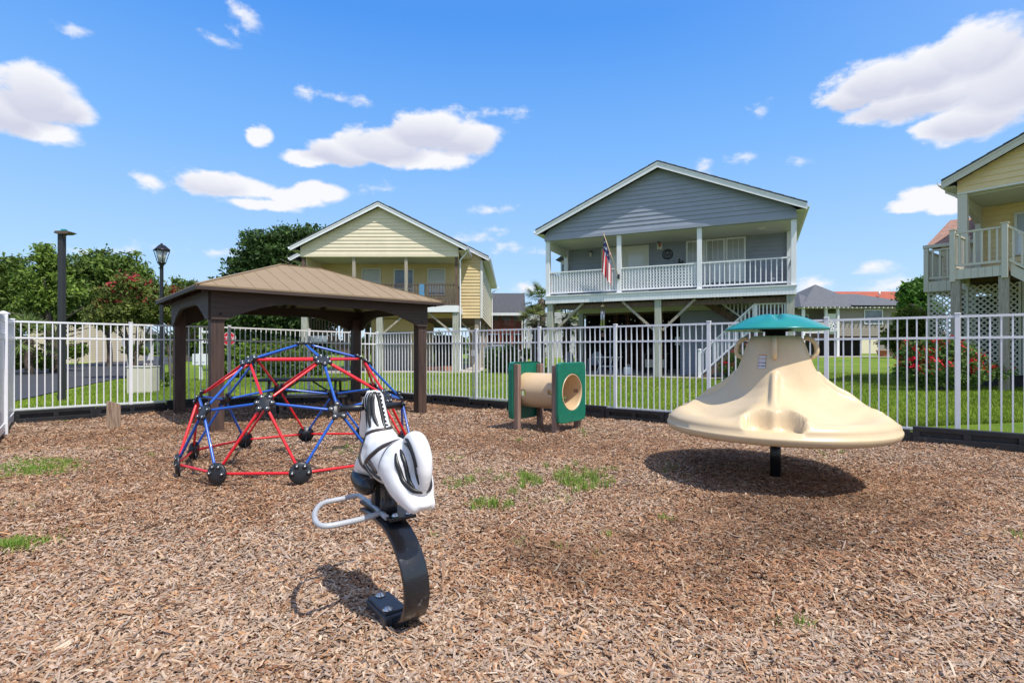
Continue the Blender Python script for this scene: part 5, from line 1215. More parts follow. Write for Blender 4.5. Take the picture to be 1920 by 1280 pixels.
# ================================================================ distant grey house, red roof
Yg = 47.0; GG = gz(28, 47); GH = empty('grey_house', (at(1490, 600, Yg).x, Yg, GG)); tag(GH, 'low grey shingled house with a small white balcony beyond the lawn', 'house')
def gx(px, Y=Yg): return (px-960)/1000.0*Y-GH.location.x
def gZ(py, Y=Yg): return EYE+(657-py)/1000.0*Y-GG
GWALL = mat('taupe_siding', (.30,.265,.225), .7, var=.05, vs=2)
xe0, xe1 = gx(1496), gx(1706); ze_ = gZ(576); 
m = MB(); siding(m, gZ(629), ze_+.1, rect_fn(gx(1570), gx(1695)), y=0); m.build('upper_wall', GWALL, GH)
m = MB(); siding(m, gZ(625), ze_+.1, rect_fn(gx(1499), gx(1572)), y=1.8); m.build('porch_wall', GWALL, GH)
m = MB(); siding(m, -.1, gZ(629), rect_fn(gx(1650), gx(1695)), y=.3); m.build('lower_wall', GWALL, GH); m = MB(); m.box(gx(1499), gx(1650), 6, 6.2, -.1, gZ(629)); m.build('rear_lower_wall', GWALL, GH)
m = MB(); m.box(gx(1570), gx(1650), 2.5, 2.6, -.1, gZ(629)-.1); m.build('sliding_screen', DARKIN, GH)
m = MB(); m.box(gx(1499), gx(1695), .05, 9, gZ(632), gZ(629)-.01); m.box(gx(1499),gx(1572),-.1,2.0,gZ(629)-.009,gZ(626)); m.build('floor', WOODB, GH)
m = MB(); zt = gZ(541); 
def hip(m, x0, x1, y0, y1, z0, z1, xr0, xr1, yr):
    v = [Vector((x0,y0,z0)),Vector((x1,y0,z0)),Vector((x1,y1,z0)),Vector((x0,y1,z0)),Vector((xr0,yr,z1)),Vector((xr1,yr,z1))]; m.add(v, [(0,1,5,4),(1,2,5),(2,3,4,5),(3,0,4),(0,3,2,1)])
hip(m, xe0, gx(1625), -.6, 10, ze_, zt+.9, gx(1577)+.25, gx(1577)+.35, 4.5); hip(m, gx(1590), xe1+1.2, -.7, 10, ze_+.12, gZ(557)+.75, gx(1625), gx(1668), 4.5); hip(m, xe0-.1, gx(1572), -.7, 6, ze_-.02, gZ(556)+.45, gx(1528), gx(1530), 2.6)
m.build('roof', SLATE, GH)
m = MB()
for i in range(26): x = xe0+.15+(xe1-xe0-.3)*i/25; m.box(x-.04, x+.04, -.75, .2, ze_-.13, ze_-.025)
m.build('rafter_tail', TRIM, GH)
for px in (1504, 1546, 1568): m = MB(); x = gx(px); m.box(x-.1, x+.1, -.3, -.1, -.1, ze_-.03); m.build('post', WHITE, GH)
railing(GH, (gx(1504)+.1,-.2,gZ(626)), (gx(1546)-.1,-.2,gZ(626)), 0, 1.0, WHITE, n=20, bw=.05)
m = MB(); x0, x1, z0, z1 = gx(1552), gx(1566), gZ(620), gZ(603)
for a, b in (((x0,z0),(x1,z0)),((x1,z0),(x1,z1)),((x1,z1),(x0,z1)),((x0,z1),(x0,z0)),((x0,z0),(x1,z1)),((x0,z1),(x1,z0)),(((x0+x1)/2,z0),((x0+x1)/2,z1)),((x0,(z0+z1)/2),(x1,(z0+z1)/2))): m.bar((a[0],-.25,a[1]), (b[0],-.25,b[1]), .08)
m.build('cross_panel', WHITE, GH)
window(GH, (gx(1621)+gx(1653))/2, gZ(606), gx(1653)-gx(1621), gZ(582)-gZ(606), -.03, WHITE, 'glass', sash=False); window(GH, (gx(1507)+gx(1535))/2, gZ(606), gx(1535)-gx(1507), gZ(588)-gZ(606), 1.77, WHITE, 'glass', sash=False)
m = MB(); m.box(gx(1499), gx(1640), -2.5, 2.4, -.1, .05); m.build('patio_slab', CONC, GH)
for px, cc, lab in ((1654,(.34,.12,.06),'terracotta flower pot beside the grey house patio'),(1677,(.55,.50,.40),'cream flower pot right of the terracotta one by the grey house')):
    e = empty('flower_pot', (at(px,670,45).x, 45, gz(28,45))); tag(e, lab, 'flower pot'); m = MB(); m.lathe([(.28,0),(.42,.5),(.46,.5),(.46,.58),(.38,.58)], 16); m.build('pot', mat('pot_'+('clay' if px < 1660 else 'cream'), cc, .8), e)
RH = empty('red_roof_building', (at(1655,550,95).x, 95, gz(50,95))); tag(RH, 'far building with a long red orange roof behind the grey house', 'building')
m = MB(); rx0, rx1 = at(1588,550,95).x-RH.location.x, at(1740,550,95).x-RH.location.x; z0_, z1_ = at(0,575,95).z-RH.location.z, at(0,546.5,100).z-RH.location.z; m.add([(rx0,0,z0_),(rx1,0,z0_),(rx1,5,z1_),(rx0,5,z1_),(rx0,10,z0_),(rx1,10,z0_)], [(0,1,2,3),(3,2,5,4),(0,3,4),(1,5,2)]); m.build('roof', mat('red_roof', (.36,.075,.035), .7, var=.1, vs=1), RH)
m = MB(); m.box(rx0+.3, rx1-.3, .5, 9.5, 0, z0_); m.build('wall', YELSID, RH)
m = MB(); m.tube([(1.5,3,z1_-1),(1.5,3,z1_-.2)], .15, 8); m.build('roof_vent', WHITE, RH)
# house with red porch rails between the two near houses
MH = empty('dark_roofed_house', (at(952,600,42).x, 42, gz(0,42))); tag(MH, 'house with a dark grey roof and red railed porch glimpsed between the two big houses', 'house'); mx = MH.location.x; mz = MH.location.z
def mX(px, Y=42): return (px-960)/1000.0*Y-mx
def mZ(py, Y=42): return EYE+(657-py)/1000.0*Y-mz
REDW = mat('red_stained_wood', (.22,.05,.03), .7, var=.2, vs=3); PALE = mat('pale_wall', (.55,.50,.44), .7)
m = MB(); m.add([(mX(880),-.4,mZ(587)),(mX(986),-.4,mZ(587)),(mX(986),4.5,mZ(550)+.5),(mX(880),4.5,mZ(550)+.5),(mX(986),9.5,mZ(587)),(mX(880),9.5,mZ(587))], [(0,1,2,3),(3,2,4,5),(1,4,2),(0,3,5)]); m.build('roof', SHINGLE, MH)
m = MB(); m.box(mX(880), mX(984), -.45, -.41, mZ(592), mZ(587)); m.box(mX(978), mX(982), -.3, -.1, 0, mZ(592)); m.box(mX(980),mX(984),-.3,9,0,mZ(592)); m.build('trim', WHITE, MH)
m = MB(); siding(m, mZ(625), mZ(588), rect_fn(mX(880), mX(980)), y=1.6); m.build('porch_wall', PALE, MH)
window(MH, mX(955), mZ(608), 1.0, mZ(597)-mZ(608), 1.56, WHITE, 'blind')
m = MB()
for px in (941.5, 969): m.box(mX(px)-.1, mX(px)+.1, 1.5, 1.56, mZ(612), mZ(597))
m.build('shutter', BLACK, MH)
railing(MH, (mX(880),0,mZ(622)), (mX(979),0,mZ(622)), 0, mZ(612)-mZ(622)+.45, REDW, n=44, bw=.05); m = MB(); m.box(mX(880), mX(980), -.05, 1.5, mZ(624), mZ(622)-.01)
for px in (922, 938, 960, 978): m.box(mX(px)-.08, mX(px)+.08, 0, .16, 0, mZ(588))
siding(m, 0, mZ(626), rect_fn(mX(880), mX(980)), y=1.0); m.build('red_boards', REDW, MH)
GB = empty('far_grey_house', (at(1003,600,52).x, 52, gz(2,52))); tag(GB, 'grey gabled house with white windows seen left of the blue house behind the palms', 'house'); m = MB(); x0, x1 = -.9, 4.2; hz_ = lambda py: EYE+(657-py)/1000.0*52-GB.location.z
siding(m, 0, hz_(585), rect_fn(x0, x1), y=0); m.build('wall', mat('light_grey_siding', (.42,.42,.42), .7), GB); m = MB(); m.add([(x0-.4,-.4,hz_(585)),(x1,-.4,hz_(572)+1.5),(x1,8,hz_(572)+1.5),(x0-.4,8,hz_(585))], [(0,1,2,3)]); o = m.build('roof', SLATE, GB); o.modifiers.new('t','SOLIDIFY').thickness = .2
window(GB, .1, hz_(628), .9, hz_(615)-hz_(628), -.03, WHITE, 'glass', sash=True); window(GB, .1, hz_(652), .9, hz_(640)-hz_(652), -.03, WHITE, 'glass', sash=True)

# ================================================================ left background: house, garages, street things
LH = empty('two_storey_house', (at(95,600,46).x, 46, gz(-40,46))); tag(LH, 'beige two storey house half hidden by trees beyond the road at far left', 'house'); lzx = LH.location
def lX(px): return (px-960)/1000.0*46-lzx.x
def lZ(py): return EYE+(657-py)/1000.0*46-lzx.z
BEIGEW = mat('beige_siding', (.66,.56,.40), .7, var=.04, vs=2)
m = MB(); siding(m, 0, lZ(556), rect_fn(lX(52), lX(134)), y=0); apx = lX(94); siding(m, lZ(556), lZ(508), lambda z: (lX(52)+(apx-lX(52))*(z-lZ(556))/(lZ(508)-lZ(556)), lX(134)+(apx-lX(134))*(z-lZ(556))/(lZ(508)-lZ(556))), y=0); m.build('front_wall', BEIGEW, LH)
roof_gable(LH, apx, lX(134)-apx+.4, lZ(554), lZ(507), -.4, 9, SHINGLE, WHITE, fas=.22)
m = MB(Matrix.Translation((lX(134),0,0)) @ Matrix.Rotation(PI/2, 4, 'Z')); siding(m, 0, lZ(556), rect_fn(0, 9), y=0); m.build('side_wall', BEIGEW, LH)
window(LH, lX(98), lZ(649), 1.0, lZ(628)-lZ(649), -.03, WHITE, 'glass'); window(LH, lX(66), lZ(590), 1.1, lZ(572)-lZ(590), -.03, WHITE, 'glass')
GR = empty('garage_building', (at(150,650,50).x, 50, gz(-40,50))); tag(GR, 'cream garage building with two white doors beyond the road', 'garage'); m = MB(); qX = lambda px: (px-960)/1000.0*50-GR.location.x; qZ = lambda py: EYE+(657-py)/1000.0*50-GR.location.z
siding(m, 0, qZ(622), rect_fn(qX(108), qX(183)), y=0); siding(m, qZ(622), qZ(612), lambda z: (qX(112)+1.0*(z-qZ(622)), qX(181)-1.0*(z-qZ(622))), y=0); m.build('wall', BEIGEW, GR)
for px in (131, 163): m = MB(); m.box(qX(px)-.85, qX(px)+.85, -.06, -.02, 0, qZ(632), bev=.01); m.build('garage_door', WHITE, GR)
m = MB(); m.prism([(qX(104),qZ(622)),(qX(187),qZ(622)),(qX(178),qZ(610)),(qX(113),qZ(610))], .2, 8, 'y'); m.build('roof', SLATE, GR)
WB = empty('white_building', (at(250,650,58).x, 58, gz(-41,58))); tag(WB, 'white low building with a lattice panel seen past the crape myrtle', 'building'); m = MB(); wX = lambda px: (px-960)/1000.0*58-WB.location.x; wZ = lambda py: EYE+(657-py)/1000.0*58-WB.location.z
siding(m, 0, wZ(628), rect_fn(wX(197), wX(288)), y=0); siding(m, wZ(628), wZ(604), lambda z: (wX(206)+1.4*(z-wZ(628)), wX(280)-1.4*(z-wZ(628))), y=0); m.build('wall', WHITE, WB)
m = MB(); lattice(m, Vector((wX(203),-.1,0)), Vector((1,0,0)), 1.0, .2, wZ(637), .22, .06, .01, Vector((0,-1,0))); m.build('lattice', WHITE, WB)
m = MB(); m.box(wX(232), wX(240), -.05, -.02, 0, wZ(648)); m.build('door', GLASSW, WB)

def simple_post(name, label, cat, px, pybase, z, fn): p = onz(px, pybase, z); e = empty(name, p); tag(e, label, cat); fn(e); return e
# black area light
LP0 = Vector((at(116,758,13.2).x, 13.2, 0)); al = empty('area_light', LP0); tag(al, 'tall square black pole with a flat flood lamp head', 'light pole')
m = MB(); m.box(-.06,.06,-.06,.06,-.1,4.2, bev=.008); m.build('pole', mat('dark_grey_paint', (.030,.031,.034), .6), al)
m = MB(); m.bar((0,0,4.12),(.10,-.02,4.20),.06); m.prism([(-.10,4.21),(-.08,4.265),(.20,4.275),(.31,4.235),(.20,4.195),(0,4.195)], -.12, .09, 'y'); m.build('lamp_head', mat('bronze_paint', (.10,.075,.05), .5), al)
m = MB(); m.box(.0,.10,-.04,.05,4.265,4.33, bev=.01); m.build('photocell', mat('cyan_cap', (.02,.30,.33), .4), al)
# street lamp
sl0 = Vector((at(303,722,19.3).x, 19.3, gz(-12.7,19.3))); st_ = empty('street_lamp', sl0); tag(st_, 'black street lamp with a four sided lantern on a slim round pole', 'street lamp'); zt = at(0,492,19.3).z-sl0.z
m = MB(); m.lathe([(.16,0),(.16,.1),(.11,.2),(.09,.9),(.065,1.1),(.06,zt-.3),(.06,zt-.12),(.10,zt-.1),(.05,zt-.05)], 14); m.build('pole', BLACK, st_)
m = MB()
for i in range(4):
    a = PI/4+i*PI/2; a2 = a+PI/2; r0, r1 = .13, .25; m.bar((r0*math.cos(a),r0*math.sin(a),zt),(r1*math.cos(a),r1*math.sin(a),zt+.42),.022); m.bar((r1*math.cos(a),r1*math.sin(a),zt+.42),(r1*math.cos(a2),r1*math.sin(a2),zt+.42),.03); m.bar((r0*math.cos(a),r0*math.sin(a),zt),(r0*math.cos(a2),r0*math.sin(a2),zt),.03)
m.lathe([(.33,.43),(.31,.46),(.12,.62),(.05,.64),(.05,.68),(0,.70)], 4, (0,0,zt)); m.lathe([(.12,-.06),(.14,.0)], 12, (0,0,zt)); m.build('lantern', BLACK, st_)
m = MB(); m.lathe([(.115,.01),(.225,.41)], 4, (0,0,zt)); m.build('lantern_glass', mat('frosted_glass', (.55,.56,.56), .2), st_)
# utility box
ub = empty('utility_box', (at(269,745,15.2).x, 15.2, 0), R(8)); tag(ub, 'beige metal utility cabinet on the lawn behind the fence', 'utility box')
m = MB(); m.box(-.31,.31,-.25,.25,0,.86, bev=.02); m.box(-.34,.34,-.28,.28,-.02,.05, bev=.01); m.build('cabinet', TAUPE, ub); m = MB(); m.box(-.32,.32,-.27,.26,.862,.89, bev=.01); m.build('lid', TAUPE, ub)
for x in (.1, .24): m = MB(); m.tube([(x-.04,-.1,.89),(x-.04,-.1,.95),(x+.04,-.1,.95),(x+.04,-.1,.89)], .012, 8); m.build('lifting_eye', TAUPE, ub)
# yard sign
ys_ = empty('yard_sign', (at(377,697,24).x, 24, gz(-14,24))); tag(ys_, 'white post with a hanging white notice board on the lawn', 'sign'); k = .024; zz = lambda py: EYE+(657-py)*k-ys_.location.z
m = MB(); m.box(-.06,.06,-.06,.06,-.1,zz(612), bev=.008); m.box(-.06,.42,-.05,.05,zz(622)-.05,zz(622)+.04, bev=.006); m.build('post', WHITE, ys_)
m = MB(); m.box(-.34,.34,-.09,-.065,zz(684),zz(663), bev=.004); m.build('board', WHITE, ys_); m = MB(); m.mi = 0; m.box(-.19,-.07,-.095,-.0905,zz(680),zz(677.5)); m.box(.09,.21,-.095,-.0905,zz(680),zz(677.5)); m.box(-.25,-.2,-.095,-.0905,zz(675),zz(667)); m.build('print', GREYP, ys_)
m = MB(); m.box(.06,.40,-.02,.0,zz(643),zz(636)); m.mi = 1; m.box(.14,.2,-.025,-.0205,zz(641.5),zz(638.5)); m.box(.3,.36,-.025,-.0205,zz(641.5),zz(638.5)); m.build('name_rider', [WHITE, BLACK], ys_)
# stop signs
def octa(px, py, Y, r, ang_, front, label):
    p = at(px, py, Y); g0 = gz(p.x, Y); e = empty('stop_sign', (p.x, Y, g0), ang_); tag(e, label, 'stop sign'); zc0 = p.z-g0
    m = MB(); m.box(-.03,.03,-.03,.03,-.1,zc0+r+.05); m.build('post', GREYP, e)
    m = MB(); poly = [(r*math.cos(R(22.5+45*i)), zc0+r*math.sin(R(22.5+45*i))) for i in range(8)]; m.prism(poly, -.045, -.035, 'y'); pl = m.build('plate', WHITE if front else GREYP, e)
    if front:
        m = MB(); poly = [(r*.93*math.cos(R(22.5+45*i)), zc0+r*.93*math.sin(R(22.5+45*i))) for i in range(8)]; m.prism(poly, -.049, -.0455, 'y'); m.build('red_face', FR, pl)
        cu = bpy.data.curves.new('t', 'FONT'); cu.body = 'STOP'; cu.size = r*.82; cu.align_x = 'CENTER'; cu.align_y = 'CENTER'; to = bpy.data.objects.new('t', cu); C.objects.link(to); bpy.context.view_layer.update()
        me = bpy.data.meshes.new_from_object(to.evaluated_get(bpy.context.evaluated_depsgraph_get())); bpy.data.objects.remove(to); me.materials.clear(); me.materials.append(WHITE); lo = bpy.data.objects.new('lettering', me); C.objects.link(lo); lo.parent = pl; lo.rotation_euler = (PI/2,0,0); lo.location = (0,-.053,zc0)
octa(430, 635, 29, .38, R(6), True, 'red octagonal STOP sign beyond the fence, left of the big dark tree')
octa(240, 641, 31, .38, R(0), False, 'grey back of an octagonal road sign seen through the left fence')
# bin beside far houses
m = MB(); m.box(-.28,.28,-.3,.3,0,1.0, bev=.04); m.box(-.3,.3,-.33,.33,1.001,1.07, bev=.02); o = m.build('wheelie_bin', BLACKPL); o.location = (at(1004,660,30).x, 30, gz(1.3,30)); tag(o, 'black wheeled rubbish bin between the two big houses', 'bin')
# small car roof behind the hedge
pk = empty('parked_car', (at(936,655,36).x, 36, gz(-1,36)), R(8)); tag(pk, 'pale silver parked car mostly hidden behind the round green hedge', 'car')
SIL = mat('silver_paint', (.45,.46,.48), .25, metal=.5, coat=.6)
m = MB(); m.prism([(-2.1,.35),(-2.15,.75),(-1.5,.9),(-.9,1.35),(.7,1.38),(1.4,.95),(2.1,.85),(2.2,.4)], -.85, .85, 'y'); o = m.build('body', SIL, pk); bv = o.modifiers.new('b','BEVEL'); bv.width = .08; bv.segments = 3
m = MB(); m.prism([(-1.3,.93),(-.82,1.29),(.62,1.31),(1.15,.96)], -.87, -.855, 'y'); m.build('side_window', GLASSW, pk)
for x in (-1.35, 1.35):
    m = MB(); m.lathe([(.0,-.1),(.33,-.1),(.33,.1),(0,.1)], 20, (x,-.78,.33), ax=(0,1,0)); m.build('wheel', BLACKPL, pk)
# ================================================================ vegetation
def leaf_cloud(ells, n, size, colA, colB, seed, clump=.22, npc=34, flat=.0, flowers=None):
    r = np.random.default_rng(seed); E = np.array(ells, float); vol = (E[:,3]*E[:,4]*E[:,5])**.8; pr = vol/vol.sum(); nc = max(3, n//npc)
    k = r.choice(len(E), nc, p=pr); d = r.normal(size=(nc,3)); d /= np.linalg.norm(d, axis=1)[:, None]; rad = r.random(nc)**.42; out_ = r.random(nc) < .14; rad = np.where(out_, 1+.32*r.random(nc), rad)
    cc = E[k,:3]+d*E[k,3:6]*rad[:, None]; cs = clump*(.35+1.0*r.random(nc))*np.where(out_, .6, 1); cb = .65+.7*r.random(nc)
    ci = r.integers(0, nc, n); g_ = r.normal(size=(n,3)); g_[:,2] *= .7; P = cc[ci]+g_*cs[ci][:, None]*.55
    s = size*(.6+.8*r.random(n)); a = r.normal(size=(n,3)); a /= np.linalg.norm(a, axis=1)[:, None]; b = r.normal(size=(n,3)); b[:,2] += flat; b = np.cross(a, b); b /= np.linalg.norm(b, axis=1)[:, None]+1e-9
    nn = np.cross(a, b)
    V = np.stack([P-a*s[:,None], P+b*s[:,None]*.42+nn*s[:,None]*.08, P+a*s[:,None], P-b*s[:,None]*.42+nn*s[:,None]*.08], 1).reshape(-1,3)
    F = np.arange(4*n).reshape(n,4); t = r.random((n,1)); col = (np.array(colA)*(1-t)+np.array(colB)*t)*cb[ci][:, None]*(.8+.4*r.random((n,1)))
    if flowers is not None:
        fc, frac, zmin = flowers; zz = E[:,2].mean(); fcl = r.random(nc) < frac; fcl &= cc[:,2] > zz+zmin
        isf = fcl[ci] & (r.random(n) < .75); col[isf] = np.array(fc)*(.7+.6*r.random((isf.sum(),1)))
    return V, F, np.repeat(col, 4, 0)
def branches(m, base, tips, r0, seed, split=.45):
    rn = random.Random(seed); base = Vector(base)
    for t in tips:
        t = Vector(t); mid = base.lerp(t, .45)+Vector((rn.uniform(-.15,.15), rn.uniform(-.15,.15), .12))*(t-base).length*.5
        pts = smooth_pts([base, base.lerp(mid,.5)+Vector((0,0,.05)), mid, t], 4); k = len(pts); m.tube(pts, [r0*(1-.8*i/(k-1)) for i in range(k)], 7)
        for q in range(3):
            s0 = pts[int(k*(.4+.15*q))]; e = s0+Vector((rn.uniform(-1,1), rn.uniform(-1,1), rn.uniform(.1,.9)))*(t-base).length*.35; m.tube([s0, s0.lerp(e,.5)+Vector((0,0,.04)), e], [r0*.4, r0*.25, r0*.08], 5)
def tree(name, label, cat, x, y, trunk_h, ells, n, size, A, B, seed, r0=.15, clump=.35, group=None, flowers=None, trunks=1, npc=34):
    z = gz(x, y); e = empty(name, (x, y, z)); tag(e, label, cat, group)
    V, F, col = leaf_cloud(ells, n, size, A, B, seed, clump, npc, flowers=flowers); np_mesh('crown', V, F, LEAF, col, e)
    m = MB(); rn = random.Random(seed)
    tips = [(q[0]+rn.uniform(-.3,.3)*q[3], q[1]+rn.uniform(-.3,.3)*q[4], q[2]+.2*q[5]) for q in ells]
    if trunks == 1:
        top = Vector((rn.uniform(-.1,.1), 0, trunk_h)); m.tube(smooth_pts([Vector((0,0,-.1)), Vector((.04,0,trunk_h*.4)), top], 5), [r0*(1.15-.35*i/10) for i in range(11)], 10); branches(m, top-Vector((0,0,.05)), tips, r0*.6, seed)
    else:
        for q in range(trunks): branches(m, (rn.uniform(-.12,.12), rn.uniform(-.12,.12), 0), [tips[(q+i*trunks) % len(tips)] for i in range(max(1, len(tips)//trunks))], r0, seed+q)
    m.build('trunk', BARK, e); return e
def shrub(name, label, cat, x, y, ells, n, size, A, B, seed, clump=.14, group=None, flowers=None, npc=26):
    z = gz(x, y); e = empty(name, (x, y, z)); tag(e, label, cat, group)
    V, F, col = leaf_cloud(ells, n, size, A, B, seed, clump, npc, flowers=flowers); np_mesh('foliage', V, F, LEAF, col, e)
    m = MB(); branches(m, (0,0,0), [(q[0]*.7, q[1]*.7, q[2]) for q in ells], .03, seed); m.build('stem', BARK, e); return e
G1, G2 = (.07,.13,.022), (.19,.27,.05); D1, D2 = (.035,.075,.02), (.09,.15,.035); L1, L2 = (.10,.20,.03), (.24,.34,.05)
def E(px, py, Y, rx, ry, x0, y0, dy=0, rz=None):
    """crown lobe centred where (px,py) falls at depth Y, radii from pixels"""
    p = at(px, py, Y); g0 = gz(x0, y0); return (p.x-x0, Y-y0+dy, p.z-g0, rx*Y/1000, rx*Y/1000*.8, ry*Y/1000)
def T(px, Y): return at(px, 657, Y).x
# large dark oak behind the pavilion
Y = 33; x0 = T(520, Y)
tree('oak_tree', 'large dark green oak rising behind the pavilion roof, left of the yellow house', 'tree', x0, Y, 2.3, [E(*q, x0, Y) for q in [(505,470,Y,52,36),(560,450,Y,48,26),(470,500,Y,42,28),(540,510,Y,60,45),(600,480,Y,45,40),(500,570,Y,75,50),(580,560,Y,60,60),(450,560,Y,45,40),(560,620,Y,60,36),(480,615,Y,50,30),(615,440,Y,12,12)]], 62000, .13, D1, (.085,.15,.035), 11, r0=.32, clump=.55)
Y = 38; x0 = T(205, Y)
tree('oak_tree', 'broad mid green tree across the road behind the lamp posts', 'tree', x0, Y, 2.2, [E(*q, x0, Y) for q in [(150,520,Y,45,32),(195,500,Y,42,26),(235,515,Y,40,32),(175,560,Y,55,38),(240,560,Y,45,36),(140,575,Y,40,30),(270,545,Y,28,26)]], 34000, .15, G1, G2, 12, r0=.17, clump=.6)
Y = 30; x0 = T(105, Y)
tree('young_tree', 'slim open crowned tree with a forked trunk beside the black light pole', 'tree', x0, Y, 1.6, [E(*q, x0, Y) for q in [(88,490,Y,26,18),(72,530,Y,24,22),(108,520,Y,22,22),(95,560,Y,30,24),(60,570,Y,26,20),(130,555,Y,22,20),(85,470,Y,14,10)]], 12000, .12, G1, L2, 13, r0=.17, clump=.35, trunks=2)
Y = 34; x0 = T(15, Y)
tree('oak_tree', 'green bushy tree at the far left edge above the white fence', 'tree', x0, Y, 2, [E(*q, x0, Y) for q in [(10,510,Y,40,24),(40,540,Y,36,32),(5,570,Y,40,40),(45,590,Y,30,25),(-40,540,Y,45,45)]], 24000, .15, G1, G2, 14, r0=.25, clump=.55)
Y = 24.5; x0 = T(245, Y)
tree('crape_myrtle', 'crape myrtle with clusters of red flowers leaning behind the left fence', 'tree', x0, Y, 1.4, [E(*q, x0, Y) for q in [(215,560,Y,28,26),(250,545,Y,28,26),(205,590,Y,30,22),(250,585,Y,34,24),(290,582,Y,26,22),(232,530,Y,16,14),(300,560,Y,16,18),(180,590,Y,18,16)]], 24000, .085, (.08,.12,.025), (.20,.23,.05), 15, r0=.085, clump=.28, trunks=3, flowers=((.50,.05,.07), .12, -.2))
Y = 27; x0 = T(325, Y)
tree('crape_myrtle', 'smaller reddish green crape myrtle just left of the pavilion roof', 'tree', x0, Y, 1.4, [E(*q, x0, Y) for q in [(315,560,Y,18,20),(300,590,Y,20,18),(330,590,Y,22,22),(345,560,Y,14,16)]], 9000, .085, (.09,.09,.025), (.19,.17,.05), 16, r0=.07, clump=.25, trunks=3, flowers=((.45,.06,.05), .12, 0))
Y = 52; x0 = T(350, Y)
tree('oak_tree', 'distant green tree seen just above the left end of the pavilion roof', 'tree', x0, Y, 2, [E(*q, x0, Y) for q in [(345,540,Y,20,14),(370,560,Y,28,26),(330,570,Y,30,26),(400,590,Y,40,30),(440,600,Y,40,30)]], 14000, .2, D1, G2, 17, r0=.25, clump=.7)
# evergreens behind the road, seen through the left fence
Y = 60; 
for i, (px, py, rx, ry, A, B, lab) in enumerate([(215,605,45,40,D1,G2,'dark green tree behind the white low building'),(330,625,45,36,G1,G2,'green tree beyond the road under the pavilion eave'),(60,600,60,50,D1,G2,'dark tree behind the beige two storey house')]):
    x0 = T(px, 72); tree('oak_tree', lab, 'tree', x0, 72+i*6, 2, [E(px,py,72,rx,ry,x0,72), E(px-25,py+15,72,rx*.6,ry*.7,x0,72), E(px+25,py+10,72,rx*.6,ry*.8,x0,72)], 12000, .24, A, B, 20+i, r0=.3, clump=.8)
Y = 26; x0 = T(455, Y)
shrub('ornamental_grass', 'tall pale green grass clump beyond the fence behind the dome', 'plant', x0, Y, [E(440,675,Y,30,26,x0,Y),E(480,668,Y,30,24,x0,Y),E(460,690,Y,40,14,x0,Y)], 14000, .09, L1, L2, 31, clump=.16)
Y = 22.5; x0 = T(545, Y)
shrub('round_hedge', 'dark round bush beside the stair of the yellow house', 'bush', x0, Y, [E(540,680,Y,42,26,x0,Y),E(575,690,Y,30,18,x0,Y)], 12000, .06, D1, G2, 32, clump=.12)
shrub('round_hedge', 'lighter green bush behind the dark one under the big oak', 'bush', T(520,25), 25, [E(515,665,25,30,22,T(520,25),25),E(550,655,25,26,16,T(520,25),25)], 8000, .06, G1, L2, 33, clump=.12)
Y = 25.5; x0 = T(935, Y)
shrub('round_hedge', 'clipped dark green hedge at the right corner of the yellow house', 'bush', x0, Y, [E(925,676,Y,17,24,x0,Y),E(945,672,Y,20,22,x0,Y),E(962,665,Y,12,18,x0,Y),E(935,688,Y,26,12,x0,Y)], 12000, .055, (.03,.075,.015), (.11,.20,.035), 34, clump=.11)
shrub('round_hedge', 'small dark square hedge by the far houses near the bin', 'bush', T(988,34), 34, [E(988,663,34,9,8,T(988,34),34)], 3000, .07, D1, G1, 35, clump=.1)
Y = 36; x0 = T(145, Y)
shrub('round_hedge', 'clipped round bright green bush across the road', 'bush', x0, Y, [E(136,657,Y,15,14,x0,Y),E(150,655,Y,13,13,x0,Y)], 9000, .06, G1, L2, 36, clump=.11)
Y = 29; x0 = T(50, Y)
shrub('palmetto_bush', 'spreading leafy bushes below the palm beyond the road', 'bush', x0, Y, [E(35,675,Y,18,13,x0,Y),E(58,672,Y,18,14,x0,Y),E(80,680,Y,14,10,x0,Y),E(28,660,Y,12,10,x0,Y)], 12000, .10, G1, L2, 37, clump=.16)
shrub('round_hedge', 'low bush in front of the white building across the road', 'bush', T(250,50), 50, [E(245,655,50,12,10,T(250,50),50),E(262,657,50,14,8,T(250,50),50)], 5000, .1, G1, L2, 38, clump=.2)
Y = 17.6; x0 = T(312, Y)
shrub('lawn_plant', 'small leafy plant at the foot of the street lamp', 'plant', x0, Y, [E(312,708,Y,6,12,x0,Y),E(308,720,Y,7,6,x0,Y)], 900, .06, G1, L2, 39, clump=.08)
# right: rose bush, shrub, trees
Y = 13.7; x0 = T(1765, Y)
shrub('rose_bush', 'large rose bush covered in red flowers in front of the lattice house', 'rose bush', x0, Y, [E(1715,668,Y,28,26,x0,Y),E(1760,655,Y,34,24,x0,Y),E(1805,672,Y,34,26,x0,Y),E(1745,695,Y,50,24,x0,Y),E(1800,700,Y,40,20,x0,Y),E(1860,695,Y,26,12,x0,Y),E(1700,700,Y,18,16,x0,Y)], 34000, .042, (.06,.12,.03), (.20,.30,.07), 41, clump=.12, flowers=((.78,.02,.05), .24, -.15))
Y = 21; x0 = T(1715, Y)
shrub('round_bush', 'bushy yellow green shrub behind the rose bush', 'bush', x0, Y, [E(1720,605,Y,36,26,x0,Y),E(1690,635,Y,32,26,x0,Y),E(1745,640,Y,26,24,x0,Y),E(1690,600,Y,16,18,x0,Y)], 24000, .06, G1, (.24,.28,.05), 42, clump=.16, flowers=((.70,.55,.50), .03, 0))
Y = 40; x0 = T(1722, Y)
